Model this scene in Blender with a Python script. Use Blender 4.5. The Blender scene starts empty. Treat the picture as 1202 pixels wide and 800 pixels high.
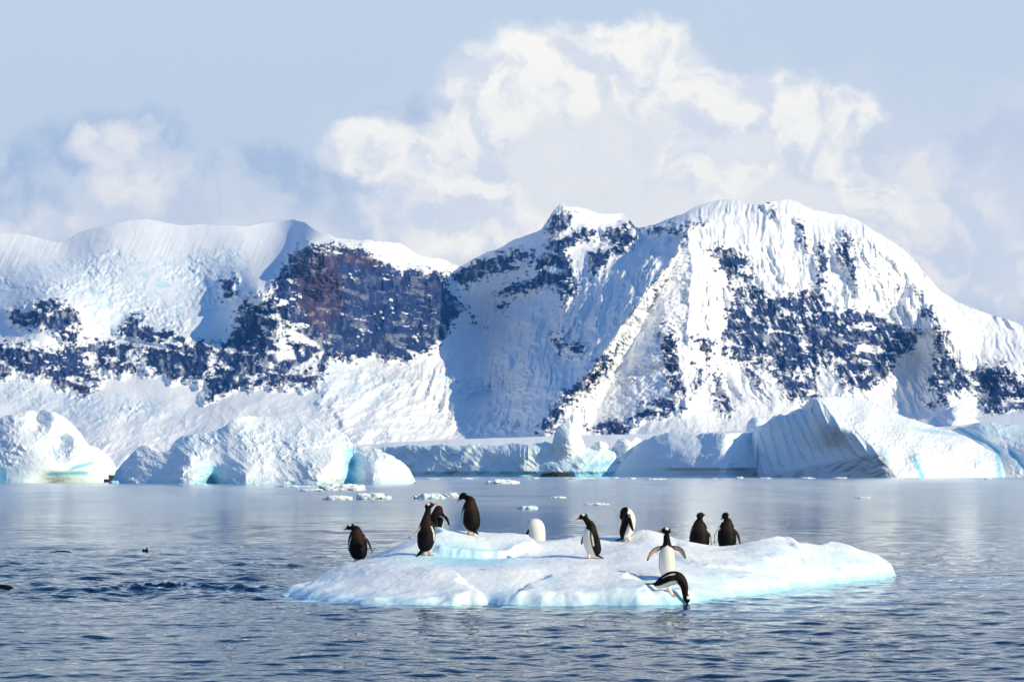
import bpy, math, random
import numpy as np
from mathutils import Vector, Matrix
from mathutils.kdtree import KDTree

sc = bpy.context.scene
COL = sc.collection
R = math.radians

# ------------------------------------------------------------------ camera
F = 3000.0                       # focal length in photo pixels (1202 wide)
HY = 551.0                       # photo row of the sea horizon
CAMH = 1.9
PITCH = math.atan((HY - 400.0) / F)
cam = bpy.data.cameras.new('camera')
cam.sensor_width = 36.0
cam.lens = F / 1202.0 * 36.0
cam.clip_start = 0.5
cam.clip_end = 60000.0
cam_ob = bpy.data.objects.new('camera', cam)
cam_ob.location = (0, 0, CAMH)
cam_ob.rotation_euler = (math.pi / 2 + PITCH, 0, 0)
COL.objects.link(cam_ob)
sc.camera = cam_ob

# ------------------------------------------------------------------ light and exposure
SUN_EL, SUN_AZ = R(27.0), R(-27.0)            # azimuth measured from +x, negative = towards the camera
SUN_DIR = Vector((math.cos(SUN_EL) * math.cos(SUN_AZ), math.cos(SUN_EL) * math.sin(SUN_AZ), math.sin(SUN_EL)))
sun = bpy.data.lights.new('sun', 'SUN')
sun.energy = 4.5
sun.angle = R(0.5)
sun.color = (1.0, 0.86, 0.54)
sun_ob = bpy.data.objects.new('sun', sun)
sun_ob.rotation_euler = SUN_DIR.to_track_quat('Z', 'Y').to_euler()
sun_ob.location = (60, -30, 40)
COL.objects.link(sun_ob)

sc.view_settings.view_transform = 'Standard'
sc.view_settings.look = 'None'
sc.view_settings.gamma = 1.0
sc.view_settings.exposure = 0.15
sc.view_settings.use_curve_mapping = False
sc.cycles.use_denoising = True
sc.cycles.max_bounces = 6
sc.cycles.diffuse_bounces = 3
sc.cycles.glossy_bounces = 3
sc.cycles.transparent_max_bounces = 8
sc.cycles.volume_bounces = 0
sc.cycles.caustics_reflective = False
sc.cycles.caustics_refractive = False

HAZE_DENSITY = 3.3e-5
HAZE_COLOR = (0.08, 0.42, 1.0, 1)


class NT:
    """small helper to write node trees"""
    def __init__(s, tree):
        s.t = tree; s.n = tree.nodes; s.l = tree.links
    def node(s, typ, **kw):
        n = s.n.new(typ)
        for k, v in kw.items(): setattr(n, k, v)
        return n
    def put(s, sock, v):
        if isinstance(v, bpy.types.NodeSocket): s.l.new(v, sock)
        elif v is not None: sock.default_value = v
    def math(s, op, a, b=None, c=None, clamp=False):
        n = s.node('ShaderNodeMath', operation=op, use_clamp=clamp)
        for i, v in enumerate((a, b, c)): s.put(n.inputs[i], v)
        return n.outputs[0]
    def vec(s, op, a, b=None):
        n = s.node('ShaderNodeVectorMath', operation=op)
        s.put(n.inputs[0], a)
        if op == 'SCALE': s.put(n.inputs['Scale'], b)
        else: s.put(n.inputs[1], b)
        return n.outputs['Value'] if op in ('LENGTH', 'DOT_PRODUCT', 'DISTANCE') else n.outputs['Vector']
    def comb(s, x, y, z=0.0):
        n = s.node('ShaderNodeCombineXYZ')
        for i, v in enumerate((x, y, z)): s.put(n.inputs[i], v)
        return n.outputs[0]
    def mix(s, f, a, b):
        n = s.node('ShaderNodeMix', data_type='RGBA')
        s.put(n.inputs[0], f); s.put(n.inputs[6], a); s.put(n.inputs[7], b)
        return n.outputs[2]
    def noise(s, vec, scale, detail=4.0, rough=0.5, dist=0.0):
        n = s.node('ShaderNodeTexNoise')
        s.put(n.inputs['Vector'], vec); n.inputs['Scale'].default_value = scale
        n.inputs['Detail'].default_value = detail; n.inputs['Roughness'].default_value = rough
        n.inputs['Distortion'].default_value = dist
        return n.outputs['Fac']
    def smooth(s, x, a, b, lo=0.0, hi=1.0):
        n = s.node('ShaderNodeMapRange', interpolation_type='SMOOTHSTEP')
        s.put(n.inputs[0], x); n.inputs[1].default_value = a; n.inputs[2].default_value = b
        n.inputs[3].default_value = lo; n.inputs[4].default_value = hi
        return n.outputs[0]
    def attr(s, name):
        n = s.node('ShaderNodeAttribute', attribute_name=name)
        return n.outputs['Fac']
    def attr_color(s, name):
        n = s.node('ShaderNodeAttribute', attribute_name=name)
        return n.outputs['Color']


# ------------------------------------------------------------------ sky with cumulus banks
world = bpy.data.worlds.new('World')
sc.world = world
world.use_nodes = True
w = NT(world.node_tree)
w.n.clear()
out = w.node('ShaderNodeOutputWorld')
bg = w.node('ShaderNodeBackground')
bg.inputs['Strength'].default_value = 0.1
w.l.new(bg.outputs[0], out.inputs[0])
sky = w.node('ShaderNodeTexSky', sky_type='NISHITA')
sky.sun_disc = False
sky.sun_elevation = SUN_EL
sky.sun_rotation = math.pi / 2 - SUN_AZ
sky.air_density = 1.0
sky.dust_density = 0.6
tc = w.node('ShaderNodeTexCoord')
sep = w.node('ShaderNodeSeparateXYZ')
w.l.new(tc.outputs['Generated'], sep.inputs[0])
X, Y, Z = sep.outputs
hyp = w.math('SQRT', w.math('ADD', w.math('MULTIPLY', X, X), w.math('MULTIPLY', Y, Y)))
az = w.math('ARCTAN2', X, Y)
el = w.math('ARCTAN2', Z, hyp)
P = w.comb(w.math('MULTIPLY', az, 10.0), w.math('MULTIPLY', el, 10.0))


def band(c):            # sRGB 0..255 -> linear * 10 (background strength 0.1)
    return tuple(10.6 * ((v / 255 + 0.055) / 1.055) ** 2.4 if v > 10 else 0 for v in c) + (1,)


el_f = w.smooth(el, 0.0, 0.22)
pale = w.mix(el_f, band((210, 216, 223)), band((193, 207, 223)))
high = w.smooth(el, 0.19, 0.42)
base_sky = w.mix(high, pale, w.vec('MULTIPLY', sky.outputs[0], (0.45, 1.0, 1.6)))

wn = w.node('ShaderNodeTexNoise')
w.put(wn.inputs['Vector'], P)
wn.inputs['Scale'].default_value = 2.6; wn.inputs['Detail'].default_value = 6; wn.inputs['Roughness'].default_value = 0.55
warp = w.vec('SCALE', w.vec('SUBTRACT', wn.outputs['Color'], (0.5, 0.5, 0.5)), 0.42)
PW = w.vec('ADD', P, warp)
fb = w.noise(P, 3.2, 9, 0.56)
fb2 = w.noise(w.vec('ADD', PW, (3.1, 7.7, 0)), 2.4, 8, 0.55)
fb3 = w.noise(w.vec('ADD', PW, (3.1 + 0.07, 7.7 + 0.05, 0)), 2.4, 8, 0.55)
relief = w.math('MULTIPLY', w.math('SUBTRACT', fb2, fb3), 6.5)


def blobs(lst, k=0.12):
    acc = None
    for (px, py, rx, ry) in lst:
        c = ((px - 601) / 300, (HY - py) / 300, 0)
        d = w.vec('SUBTRACT', PW, c)
        d = w.vec('MULTIPLY', d, (300 / rx, 300 / ry, 0))
        e = w.math('SUBTRACT', 1.0, w.vec('LENGTH', d))
        acc = e if acc is None else w.math('SMOOTH_MAX', acc, e, k)
    return acc


def alpha_of(e, a, b, rough=0.7):
    return w.smooth(w.math('ADD', e, w.math('MULTIPLY', w.math('SUBTRACT', fb, 0.5), rough)), a, b)


# a low grey-blue bank, the big cream cumulus, its nearer greyer lobes
bank = blobs([(130, 190, 120, 85), (20, 215, 80, 60), (330, 220, 130, 75), (60, 270, 200, 60), (250, 250, 140, 60), (500, 150, 70, 60),
              (1090, 250, 140, 100), (1160, 200, 70, 60), (1000, 320, 170, 90), (1180, 340, 90, 90), (430, 260, 90, 60)])
cumulus = blobs([(640, 98, 125, 86), (735, 72, 98, 64), (590, 150, 120, 90), (560, 200, 110, 80), (540, 260, 100, 70), (430, 165, 60, 38), (480, 180, 70, 50),
                 (830, 125, 110, 62), (910, 130, 95, 55), (700, 180, 190, 90), (860, 190, 150, 80), (650, 260, 200, 80), (960, 170, 60, 60), (1000, 150, 50, 40), (820, 260, 200, 90), (980, 240, 110, 70),
                 (760, 130, 130, 80)])
puffs = blobs([(140, 165, 62, 44), (160, 215, 70, 42), (1120, 250, 85, 70), (1180, 325, 80, 60), (1080, 320, 90, 50), (1060, 200, 60, 24), (1090, 210, 60, 40), (480, 250, 70, 60), (40, 260, 90, 22), (1050, 285, 70, 40)])
lobes = blobs([(735, 165, 80, 62), (690, 215, 110, 60), (780, 240, 100, 50), (930, 250, 90, 60), (640, 185, 60, 45), (850, 175, 60, 30)])
c = base_sky
bank_col = w.mix(w.smooth(relief, -0.5, 0.5), band((170, 187, 213)), band((200, 209, 222)))
c = w.mix(w.math('MULTIPLY', alpha_of(bank, 0.02, 0.42), 0.85), c, bank_col)
veil = blobs([(800, 240, 560, 250), (250, 290, 420, 130), (1150, 260, 240, 200)], 0.3)
c = w.mix(w.math('MULTIPLY', w.smooth(w.math('ADD', veil, w.math('MULTIPLY', w.math('SUBTRACT', fb2, 0.5), 0.8)), 0.0, 0.9), 0.7), c, band((228, 229, 231)))
cum_col = w.mix(w.smooth(relief, -0.55, 0.45), band((222, 224, 230)), band((255, 250, 238)))
c = w.mix(alpha_of(cumulus, 0.02, 0.40, 0.85), c, cum_col)
puf_col = w.mix(w.smooth(relief, -0.5, 0.5), band((214, 219, 228)), band((244, 239, 233)))
c = w.mix(w.math('MULTIPLY', alpha_of(puffs, 0.05, 0.6, 0.8), 0.85), c, puf_col)
lob_col = w.mix(w.smooth(w.math('ADD', relief, w.math('MULTIPLY', lobes, -0.3)), -0.7, 0.5), band((246, 242, 235)), band((220, 222, 227)))
c = w.mix(w.math('MULTIPLY', alpha_of(lobes, 0.10, 0.5, 0.9), 0.65), c, lob_col)
w.l.new(c, bg.inputs['Color'])


# ------------------------------------------------------------------ numeric helpers
def srgb(r, g, b):
    return tuple(((v / 255 + 0.055) / 1.055) ** 2.4 for v in (r, g, b))


_rng = np.random.default_rng(11)
_perm = _rng.permutation(256)
_perm = np.concatenate([_perm, _perm, _perm]).astype(np.int32)
_g = _rng.normal(size=(256, 3)); _g /= np.linalg.norm(_g, axis=1)[:, None]
_g = _g.astype(np.float32)


def perlin(x, y, z=0.0):
    x = np.asarray(x, np.float32); y = np.asarray(y, np.float32); z = np.asarray(z, np.float32)
    x, y, z = np.broadcast_arrays(x, y, z)
    xi = np.floor(x); yi = np.floor(y); zi = np.floor(z)
    xf = x - xi; yf = y - yi; zf = z - zi
    xi = xi.astype(np.int64) & 255; yi = yi.astype(np.int64) & 255; zi = zi.astype(np.int64) & 255
    fade = lambda t: t * t * t * (t * (t * 6 - 15) + 10)
    uu, vv, ww = fade(xf), fade(yf), fade(zf)
    r = 0
    for dx in (0, 1):
        for dy in (0, 1):
            for dz in (0, 1):
                h = _perm[_perm[_perm[(xi + dx) & 255] + ((yi + dy) & 255)] + ((zi + dz) & 255)]
                g = _g[h]
                d = g[..., 0] * (xf - dx) + g[..., 1] * (yf - dy) + g[..., 2] * (zf - dz)
                r = r + d * (uu if dx else 1 - uu) * (vv if dy else 1 - vv) * (ww if dz else 1 - ww)
    return r * 1.5


def fbm(x, y, z=0.0, oct=5, gain=0.5, lac=2.03):
    a, s, f = 1.0, 0.0, 1.0
    for i in range(oct):
        s = s + a * perlin(x * f + 17.3 * i, y * f - 9.1 * i, np.asarray(z) * f + 4.7 * i)
        a *= gain; f *= lac
    return s


def ridged(x, y, z=0.0, oct=5, gain=0.5, lac=2.03):
    a, s, f = 1.0, 0.0, 1.0
    for i in range(oct):
        n = 1 - 2 * np.abs(perlin(x * f + 31.7 * i, y * f + 5.9 * i, np.asarray(z) * f - 3.3 * i))
        s = s + a * n
        a *= gain; f *= lac
    return s


def worley(x, y, seed=3):
    """distance to the nearest of one jittered point per cell"""
    xi = np.floor(x).astype(np.int64); yi = np.floor(y).astype(np.int64)
    best = np.full(x.shape, 9.0, np.float32)
    for dx in (-1, 0, 1):
        for dy in (-1, 0, 1):
            a = xi + dx; b = yi + dy
            h = _perm[_perm[(a + seed) & 255] + (b & 255)]
            h2 = _perm[(h + 71) & 255]
            d = (a + h / 255.0 - x) ** 2 + (b + h2 / 255.0 - y) ** 2
            best = np.minimum(best, d)
    return np.sqrt(best)


def sstep(a, b, x):
    t = np.clip((x - a) / (b - a), 0, 1)
    return t * t * (3 - 2 * t)


def lerp(a, b, t): return a + (b - a) * t


class TPS:
    """thin-plate spline through scattered control points"""
    def __init__(s, pts, lam=0.0):
        p = np.array(pts, float)
        s.c = p[:, :2].mean(0); s.k = np.ptp(p[:, :2], axis=0).max() / 2
        q = (p[:, :2] - s.c) / s.k
        n = len(q)
        A = np.zeros((n + 3, n + 3))
        A[:n, :n] = s.phi(np.linalg.norm(q[:, None] - q[None], axis=2)) + lam * np.eye(n)
        A[:n, n] = 1; A[:n, n + 1:] = q; A[n, :n] = 1; A[n + 1:, :n] = q.T
        b = np.zeros(n + 3); b[:n] = p[:, 2]
        s.w = np.linalg.solve(A, b); s.q = q
    @staticmethod
    def phi(r): return np.where(r > 0, r * r * np.log(r + 1e-12), 0)
    def __call__(s, x, y):
        x = np.asarray(x, float); y = np.asarray(y, float)
        shp = x.shape
        q = np.stack([(x.ravel() - s.c[0]) / s.k, (y.ravel() - s.c[1]) / s.k], 1)
        n = len(s.q)
        o = s.w[n] + q @ s.w[n + 1:]
        for i in range(n):
            d2 = (q[:, 0] - s.q[i, 0]) ** 2 + (q[:, 1] - s.q[i, 1]) ** 2
            o += s.w[i] * 0.5 * d2 * np.log(d2 + 1e-20)
        return o.reshape(shp)


def tps_grid(t, U, V, step):
    """evaluate a spline on a coarse grid and interpolate"""
    u0, u1, v0, v1 = U.min(), U.max(), V.min(), V.max()
    gu = np.arange(u0 - step, u1 + 2 * step, step); gv = np.arange(v0 - step, v1 + 2 * step, step)
    G = t(*np.meshgrid(gu, gv))
    a = (U - gu[0]) / step; b = (V - gv[0]) / step
    i = np.clip(a.astype(int), 0, len(gu) - 2); j = np.clip(b.astype(int), 0, len(gv) - 2)
    fa = a - i; fb_ = b - j
    return (G[j, i] * (1 - fa) * (1 - fb_) + G[j, i + 1] * fa * (1 - fb_) + G[j + 1, i] * (1 - fa) * fb_ + G[j + 1, i + 1] * fa * fb_)


def poly_sd(poly, U, V):
    """signed distance, negative inside"""
    p = np.array(poly, float); q = np.roll(p, -1, 0)
    d = np.full(U.shape, 1e18); ins = np.zeros(U.shape, bool)
    for (ax, ay), (bx, by) in zip(p, q):
        ex, ey = bx - ax, by - ay
        t = np.clip(((U - ax) * ex + (V - ay) * ey) / (ex * ex + ey * ey + 1e-12), 0, 1)
        d = np.minimum(d, (U - ax - t * ex) ** 2 + (V - ay - t * ey) ** 2)
        c = ((ay > V) != (by > V))
        with np.errstate(divide='ignore', invalid='ignore'):
            ins ^= c & (U < ex * (V - ay) / (ey if ey != 0 else 1e-12) + ax)
    d = np.sqrt(d)
    return np.where(ins, -d, d)


def soft_polys(polys, U, V, warp_u=0.0, warp_v=0.0, margin=14):
    """largest inside-depth (px, positive inside) over a list of polygons"""
    best = np.full(U.shape, -99.0)
    UU, VV = U + warp_u, V + warp_v
    for poly in polys:
        p = np.array(poly)
        m = (UU > p[:, 0].min() - margin) & (UU < p[:, 0].max() + margin) & (VV > p[:, 1].min() - margin) & (VV < p[:, 1].max() + margin)
        if not m.any(): continue
        best[m] = np.maximum(best[m], -poly_sd(poly, UU[m], VV[m]))
    return best


CP, SP = math.cos(PITCH), math.sin(PITCH)


def at(px, py, D):
    """photo pixel and forward distance -> world point"""
    dx = (np.asarray(px, float) - 601) / F; up = (400 - np.asarray(py, float)) / F
    fw = CP - up * SP; uz = SP + up * CP
    s = np.asarray(D, float) / fw
    return np.stack(np.broadcast_arrays(dx * s, np.asarray(D, float) + 0 * s, CAMH + uz * s), -1)


def link(name, me, mat=None, parent=None):
    o = bpy.data.objects.new(name, me)
    COL.objects.link(o)
    if mat is not None: me.materials.append(mat)
    if parent is not None: o.parent = parent
    return o


def tag(o, label=None, cat=None, group=None, kind=None):
    if label: o['label'] = label
    if cat: o['category'] = cat
    if group: o['group'] = group
    if kind: o['kind'] = kind
    return o


def mesh_from(name, V, quads, attrs=None, smooth=True):
    me = bpy.data.meshes.new(name)
    V = np.ascontiguousarray(V, np.float32).reshape(-1, 3)
    quads = np.ascontiguousarray(quads, np.int32)
    k = quads.shape[1]
    me.vertices.add(len(V)); me.vertices.foreach_set('co', V.ravel())
    me.loops.add(quads.size); me.loops.foreach_set('vertex_index', quads.ravel())
    me.polygons.add(len(quads))
    me.polygons.foreach_set('loop_start', np.arange(0, quads.size, k, dtype=np.int32))
    me.polygons.foreach_set('use_smooth', np.full(len(quads), smooth))
    for kx, a in (attrs or {}).items():
        at_ = me.attributes.new(kx, 'FLOAT', 'POINT')
        at_.data.foreach_set('value', np.ascontiguousarray(a, np.float32).ravel())
    me.update(calc_edges=True); me.validate()
    return me


def grid_quads(nv, nu, wrap=False):
    j, i = np.meshgrid(np.arange(nv - 1), np.arange(nu if wrap else nu - 1), indexing='ij')
    i2 = (i + 1) % nu
    return np.stack([j * nu + i, j * nu + i2, (j + 1) * nu + i2, (j + 1) * nu + i], -1).reshape(-1, 4)


def interp(pts, u):
    p = np.array(pts, float)
    return np.interp(u, p[:, 0], p[:, 1])


# ------------------------------------------------------------------ materials
def material(name):
    m = bpy.data.materials.new(name); m.use_nodes = True
    t = NT(m.node_tree); t.n.clear()
    o = t.node('ShaderNodeOutputMaterial')
    return m, t, o


def principled(t, o, **kw):
    b = t.node('ShaderNodeBsdfPrincipled')
    for k, v in kw.items(): t.put(b.inputs[k.replace('_', ' ')], v)
    t.l.new(b.outputs[0], o.inputs['Surface'])
    return b


def bump(t, height, strength, dist):
    b = t.node('ShaderNodeBump')
    b.inputs['Strength'].default_value = strength; b.inputs['Distance'].default_value = dist
    t.put(b.inputs['Height'], height)
    return b.outputs[0]


def coords(t): return t.node('ShaderNodeTexCoord').outputs['Object']


# mountain: snow, ice blue in broken places, dark rock painted haze-blue with warmer streaks
m_mount, t, o = material('snow_and_rock')
cc = coords(t)
snow = t.mix(t.noise(cc, 0.012, 4), (0.80, 0.82, 0.86, 1), (0.90, 0.90, 0.91, 1))
snow = t.mix(t.math('MULTIPLY', t.attr('blue'), 0.8, clamp=True), snow, (0.50, 0.70, 0.84, 1))
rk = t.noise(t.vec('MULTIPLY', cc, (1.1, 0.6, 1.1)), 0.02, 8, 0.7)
rock = t.mix(t.smooth(rk, 0.35, 0.7), (0.008, 0.022, 0.100, 1), (0.030, 0.054, 0.175, 1))  # blue of hazy, shaded rock put into the base colour
rock = t.mix(t.attr('warm'), rock, (0.095, 0.045, 0.075, 1))
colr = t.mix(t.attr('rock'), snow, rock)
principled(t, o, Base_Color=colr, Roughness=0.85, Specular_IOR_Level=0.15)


def ice_material(name, white, blue, bump_scale, bump_d, sss=0.0, rough=0.55):
    m, t, o = material(name)
    cc = coords(t)
    n = t.noise(cc, bump_scale * 0.25, 5, 0.6)
    wcol = t.mix(n, tuple(v * 0.95 for v in white) + (1,), tuple(min(v * 1.03, 0.93) for v in white) + (1,))
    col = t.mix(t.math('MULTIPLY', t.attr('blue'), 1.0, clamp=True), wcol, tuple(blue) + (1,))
    col = t.mix(t.attr('dirt_dark'), col, (0.16, 0.21, 0.24, 1))
    h = t.noise(cc, bump_scale, 6, 0.62)
    b = principled(t, o, Base_Color=col, Roughness=rough, Specular_IOR_Level=0.35, Normal=bump(t, h, 0.6, bump_d))
    if sss:
        b.inputs['Subsurface Weight'].default_value = sss
        b.inputs['Subsurface Radius'].default_value = (0.12, 0.30, 0.42)
        b.inputs['Subsurface Scale'].default_value = 0.5
    return m


m_berg = ice_material('glacier_ice', (0.86, 0.895, 0.915), (0.22, 0.60, 0.78), 1.6, 0.25)
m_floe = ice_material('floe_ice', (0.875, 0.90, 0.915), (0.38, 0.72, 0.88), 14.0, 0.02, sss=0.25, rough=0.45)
m_shore, t, o = material('shore_dark')
cc = coords(t)
principled(t, o, Base_Color=t.mix(t.noise(cc, 0.8, 5), (0.006, 0.007, 0.010, 1), (0.03, 0.03, 0.032, 1)), Roughness=0.8, Normal=bump(t, t.noise(cc, 2.0, 6), 0.7, 0.3))

# sea water: a thin clear surface that mirrors at low angles and shows the ice below it
m_water, t, o = material('sea_water')
geo = t.node('ShaderNodeNewGeometry')
cc = coords(t)
h = t.math('ADD', t.noise(cc, 3.1, 3, 0.55), t.math('MULTIPLY', t.noise(cc, 8.0, 2, 0.5), 0.25))
bn = t.node('ShaderNodeBump')
bn.inputs['Distance'].default_value = 0.035
t.put(bn.inputs['Strength'], t.attr('ripple')); t.put(bn.inputs['Height'], h)
fr = t.node('ShaderNodeFresnel'); fr.inputs['IOR'].default_value = 1.33
t.l.new(bn.outputs[0], fr.inputs['Normal'])
gl = t.node('ShaderNodeBsdfGlossy'); gl.distribution = 'GGX'
gl.inputs['Color'].default_value = (0.94, 0.985, 1, 1)
t.put(gl.inputs['Roughness'], t.attr('rough'))
t.l.new(bn.outputs[0], gl.inputs['Normal'])
tr = t.node('ShaderNodeBsdfTransparent'); tr.inputs['Color'].default_value = (0.55, 0.92, 0.90, 1)
mx = t.node('ShaderNodeMixShader')
t.put(mx.inputs[0], fr.outputs[0])
t.l.new(tr.outputs[0], mx.inputs[1]); t.l.new(gl.outputs[0], mx.inputs[2])
t.l.new(mx.outputs[0], o.inputs['Surface'])

m_bed, t, o = material('deep_water')
principled(t, o, Base_Color=(0.005, 0.040, 0.085, 1), Roughness=1.0, Specular_IOR_Level=0.0)

m_peng, t, o = material('penguin_plumage')
cc = coords(t)
pc = t.attr_color('plumage')
pcol = t.mix(t.math('MULTIPLY', t.noise(cc, 60.0, 3), 0.35), pc, t.vec('SCALE', pc, 0.6))
principled(t, o, Base_Color=pcol, Roughness=0.6, Specular_IOR_Level=0.10, Normal=bump(t, t.noise(cc, 180.0, 2), 0.35, 0.004))

# ------------------------------------------------------------------ haze
VX, VY0, VY1, VZ0, VZ1 = 5200.0, -200.0, 9600.0, -9.0, 1250.0
hv = np.array([(x, y, z) for z in (VZ0, VZ1) for y in (VY0, VY1) for x in (-VX, VX)], float)
hq = np.array([(0, 2, 3, 1), (4, 5, 7, 6), (0, 1, 5, 4), (2, 6, 7, 3), (0, 4, 6, 2), (1, 3, 7, 5)])
m_haze, t, o = material('cold_air_haze')
pv = t.node('ShaderNodeVolumePrincipled')
pv.inputs['Color'].default_value = HAZE_COLOR
pv.inputs['Density'].default_value = HAZE_DENSITY
pv.inputs['Anisotropy'].default_value = 0.0
t.l.new(pv.outputs[0], o.inputs['Volume'])
haze = link('haze', mesh_from('haze', hv, hq, smooth=False), m_haze)
tag(haze, kind='stuff')

# ------------------------------------------------------------------ mountains
SKYLINE = [(-760, 545), (-700, 500), (-600, 440), (-480, 372), (-420, 345), (-330, 312), (-200, 290), (-60, 276), (0, 273), (30, 275), (60, 283), (75, 284), (95, 272), (120, 265), (150, 258), (170, 257), (190, 260), (210, 264), (240, 263), (290, 265),
           (325, 258), (345, 257), (358, 261), (370, 270), (395, 279), (430, 282), (470, 285), (490, 298), (510, 303), (525, 306), (531, 311), (540, 311), (548, 308), (570, 297), (600, 284),
           (636, 268), (642, 260), (650, 247), (658, 238), (668, 241), (680, 243), (700, 250), (715, 251), (730, 250), (740, 258), (746, 266), (756, 267), (770, 263), (800, 251), (820, 241), (845, 234),
           (865, 234), (885, 240), (895, 242), (900, 238), (912, 234), (922, 233), (935, 237), (955, 246), (985, 252), (1005, 257), (1030, 273), (1060, 292), (1080, 313),
           (1095, 332), (1105, 341), (1120, 352), (1150, 365), (1202, 382), (1260, 395), (1400, 420), (1520, 452), (1620, 470), (1740, 520), (1800, 550)]
DEPTH = [  # (px, py, distance in metres)
    (-180, 556, 3750), (0, 556, 3750), (200, 556, 3750), (400, 556, 3750), (600, 556, 3750), (800, 556, 3750), (1000, 556, 3750), (1200, 556, 3750), (1380, 556, 3750),
    (-760, 556, 4000), (-450, 556, 3800), (-700, 430, 5000), (-450, 380, 5300), (-450, 450, 4700), (1800, 556, 3900), (1600, 556, 3850), (1700, 480, 5200), (1550, 440, 6100),
    (-180, 470, 4500), (0, 460, 4600), (80, 465, 4600), (160, 460, 4620), (230, 470, 4560), (0, 510, 4150), (120, 505, 4180), (250, 510, 4150), (350, 505, 4200), (450, 515, 4250),
    (-180, 400, 4850), (0, 405, 4780), (60, 410, 4740), (60, 355, 4880), (120, 405, 4860), (190, 405, 4830), (150, 360, 5080), (220, 380, 4980), (240, 430, 4740),
    (-180, 330, 5500), (0, 330, 5350), (90, 320, 5300), (170, 310, 5420), (250, 310, 5450), (300, 300, 5500), (265, 335, 5200), (225, 345, 5260),
    (-180, 292, 5750), (0, 280, 5760), (75, 288, 5740), (170, 261, 5930), (130, 275, 5740), (240, 270, 5960), (345, 260, 6180), (340, 280, 5780), (280, 285, 5720),
    (300, 345, 4860), (330, 372, 4790), (285, 385, 4900), (250, 468, 4560), (330, 460, 4560), (300, 420, 4760), (345, 420, 4800), (362, 287, 5130), (362, 350, 5010), (385, 420, 4900),
    (400, 290, 5230), (400, 360, 5110), (450, 320, 5300), (450, 390, 5180), (500, 318, 5430), (500, 390, 5330), (420, 425, 5060), (490, 428, 5150), (435, 284, 5330), (480, 292, 5480), (540, 370, 5560),
    (530, 316, 5750), (400, 450, 4720), (340, 475, 4460), (440, 470, 4700), (500, 455, 5000), (560, 450, 5260), (545, 500, 4840), (600, 500, 4640),
    (560, 400, 5460), (600, 350, 5420), (570, 305, 5640), (640, 300, 5330), (656, 242, 5480), (700, 256, 5480), (745, 270, 5480), (620, 420, 5060), (660, 360, 5120), (700, 350, 5010),
    (745, 310, 5130), (775, 270, 5330), (600, 470, 4960), (660, 420, 4880),
    (800, 286, 4990), (768, 330, 4850), (735, 375, 4680), (712, 410, 4570), (690, 440, 4470), (660, 475, 4320), (640, 505, 4200),
    
    (690, 500, 4330), 
    (812, 300, 4975), (810, 330, 4880), (807, 360, 4770), (804, 410, 4610), (803, 470, 4370), (790, 497, 4250), (740, 500, 4280),
    (835, 330, 5060), (840, 400, 4900), (840, 460, 4660), (860, 490, 4420), (850, 250, 5330), (870, 300, 5180), (900, 350, 5100), (900, 400, 5000), (910, 450, 4880), (900, 490, 4480),
    (922, 240, 5420), (950, 300, 5280), (960, 360, 5160), (960, 420, 5020), (955, 470, 4860), (985, 258, 5480), (1010, 300, 5330), (1020, 360, 5220), (1010, 430, 5060),
    (1060, 300, 5520), (1060, 350, 5380), (1060, 400, 5220), (1085, 345, 5420), (1090, 375, 5280), (1110, 380, 5290), (1080, 420, 5240), (1040, 470, 5060), (1020, 500, 4600), (1080, 480, 4980),
    (1112, 352, 6000), (1140, 372, 6000), (1202, 390, 6200), (1140, 395, 5650), (1202, 410, 5700), (1380, 425, 6300), (1380, 460, 5300),
    (1112, 410, 5180), (1110, 450, 5060), (1140, 440, 5180), (1180, 440, 5200), (1150, 475, 5000), (1202, 470, 5020), (1120, 485, 4700), (1202, 500, 4500), (1100, 520, 4300),
]
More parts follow.
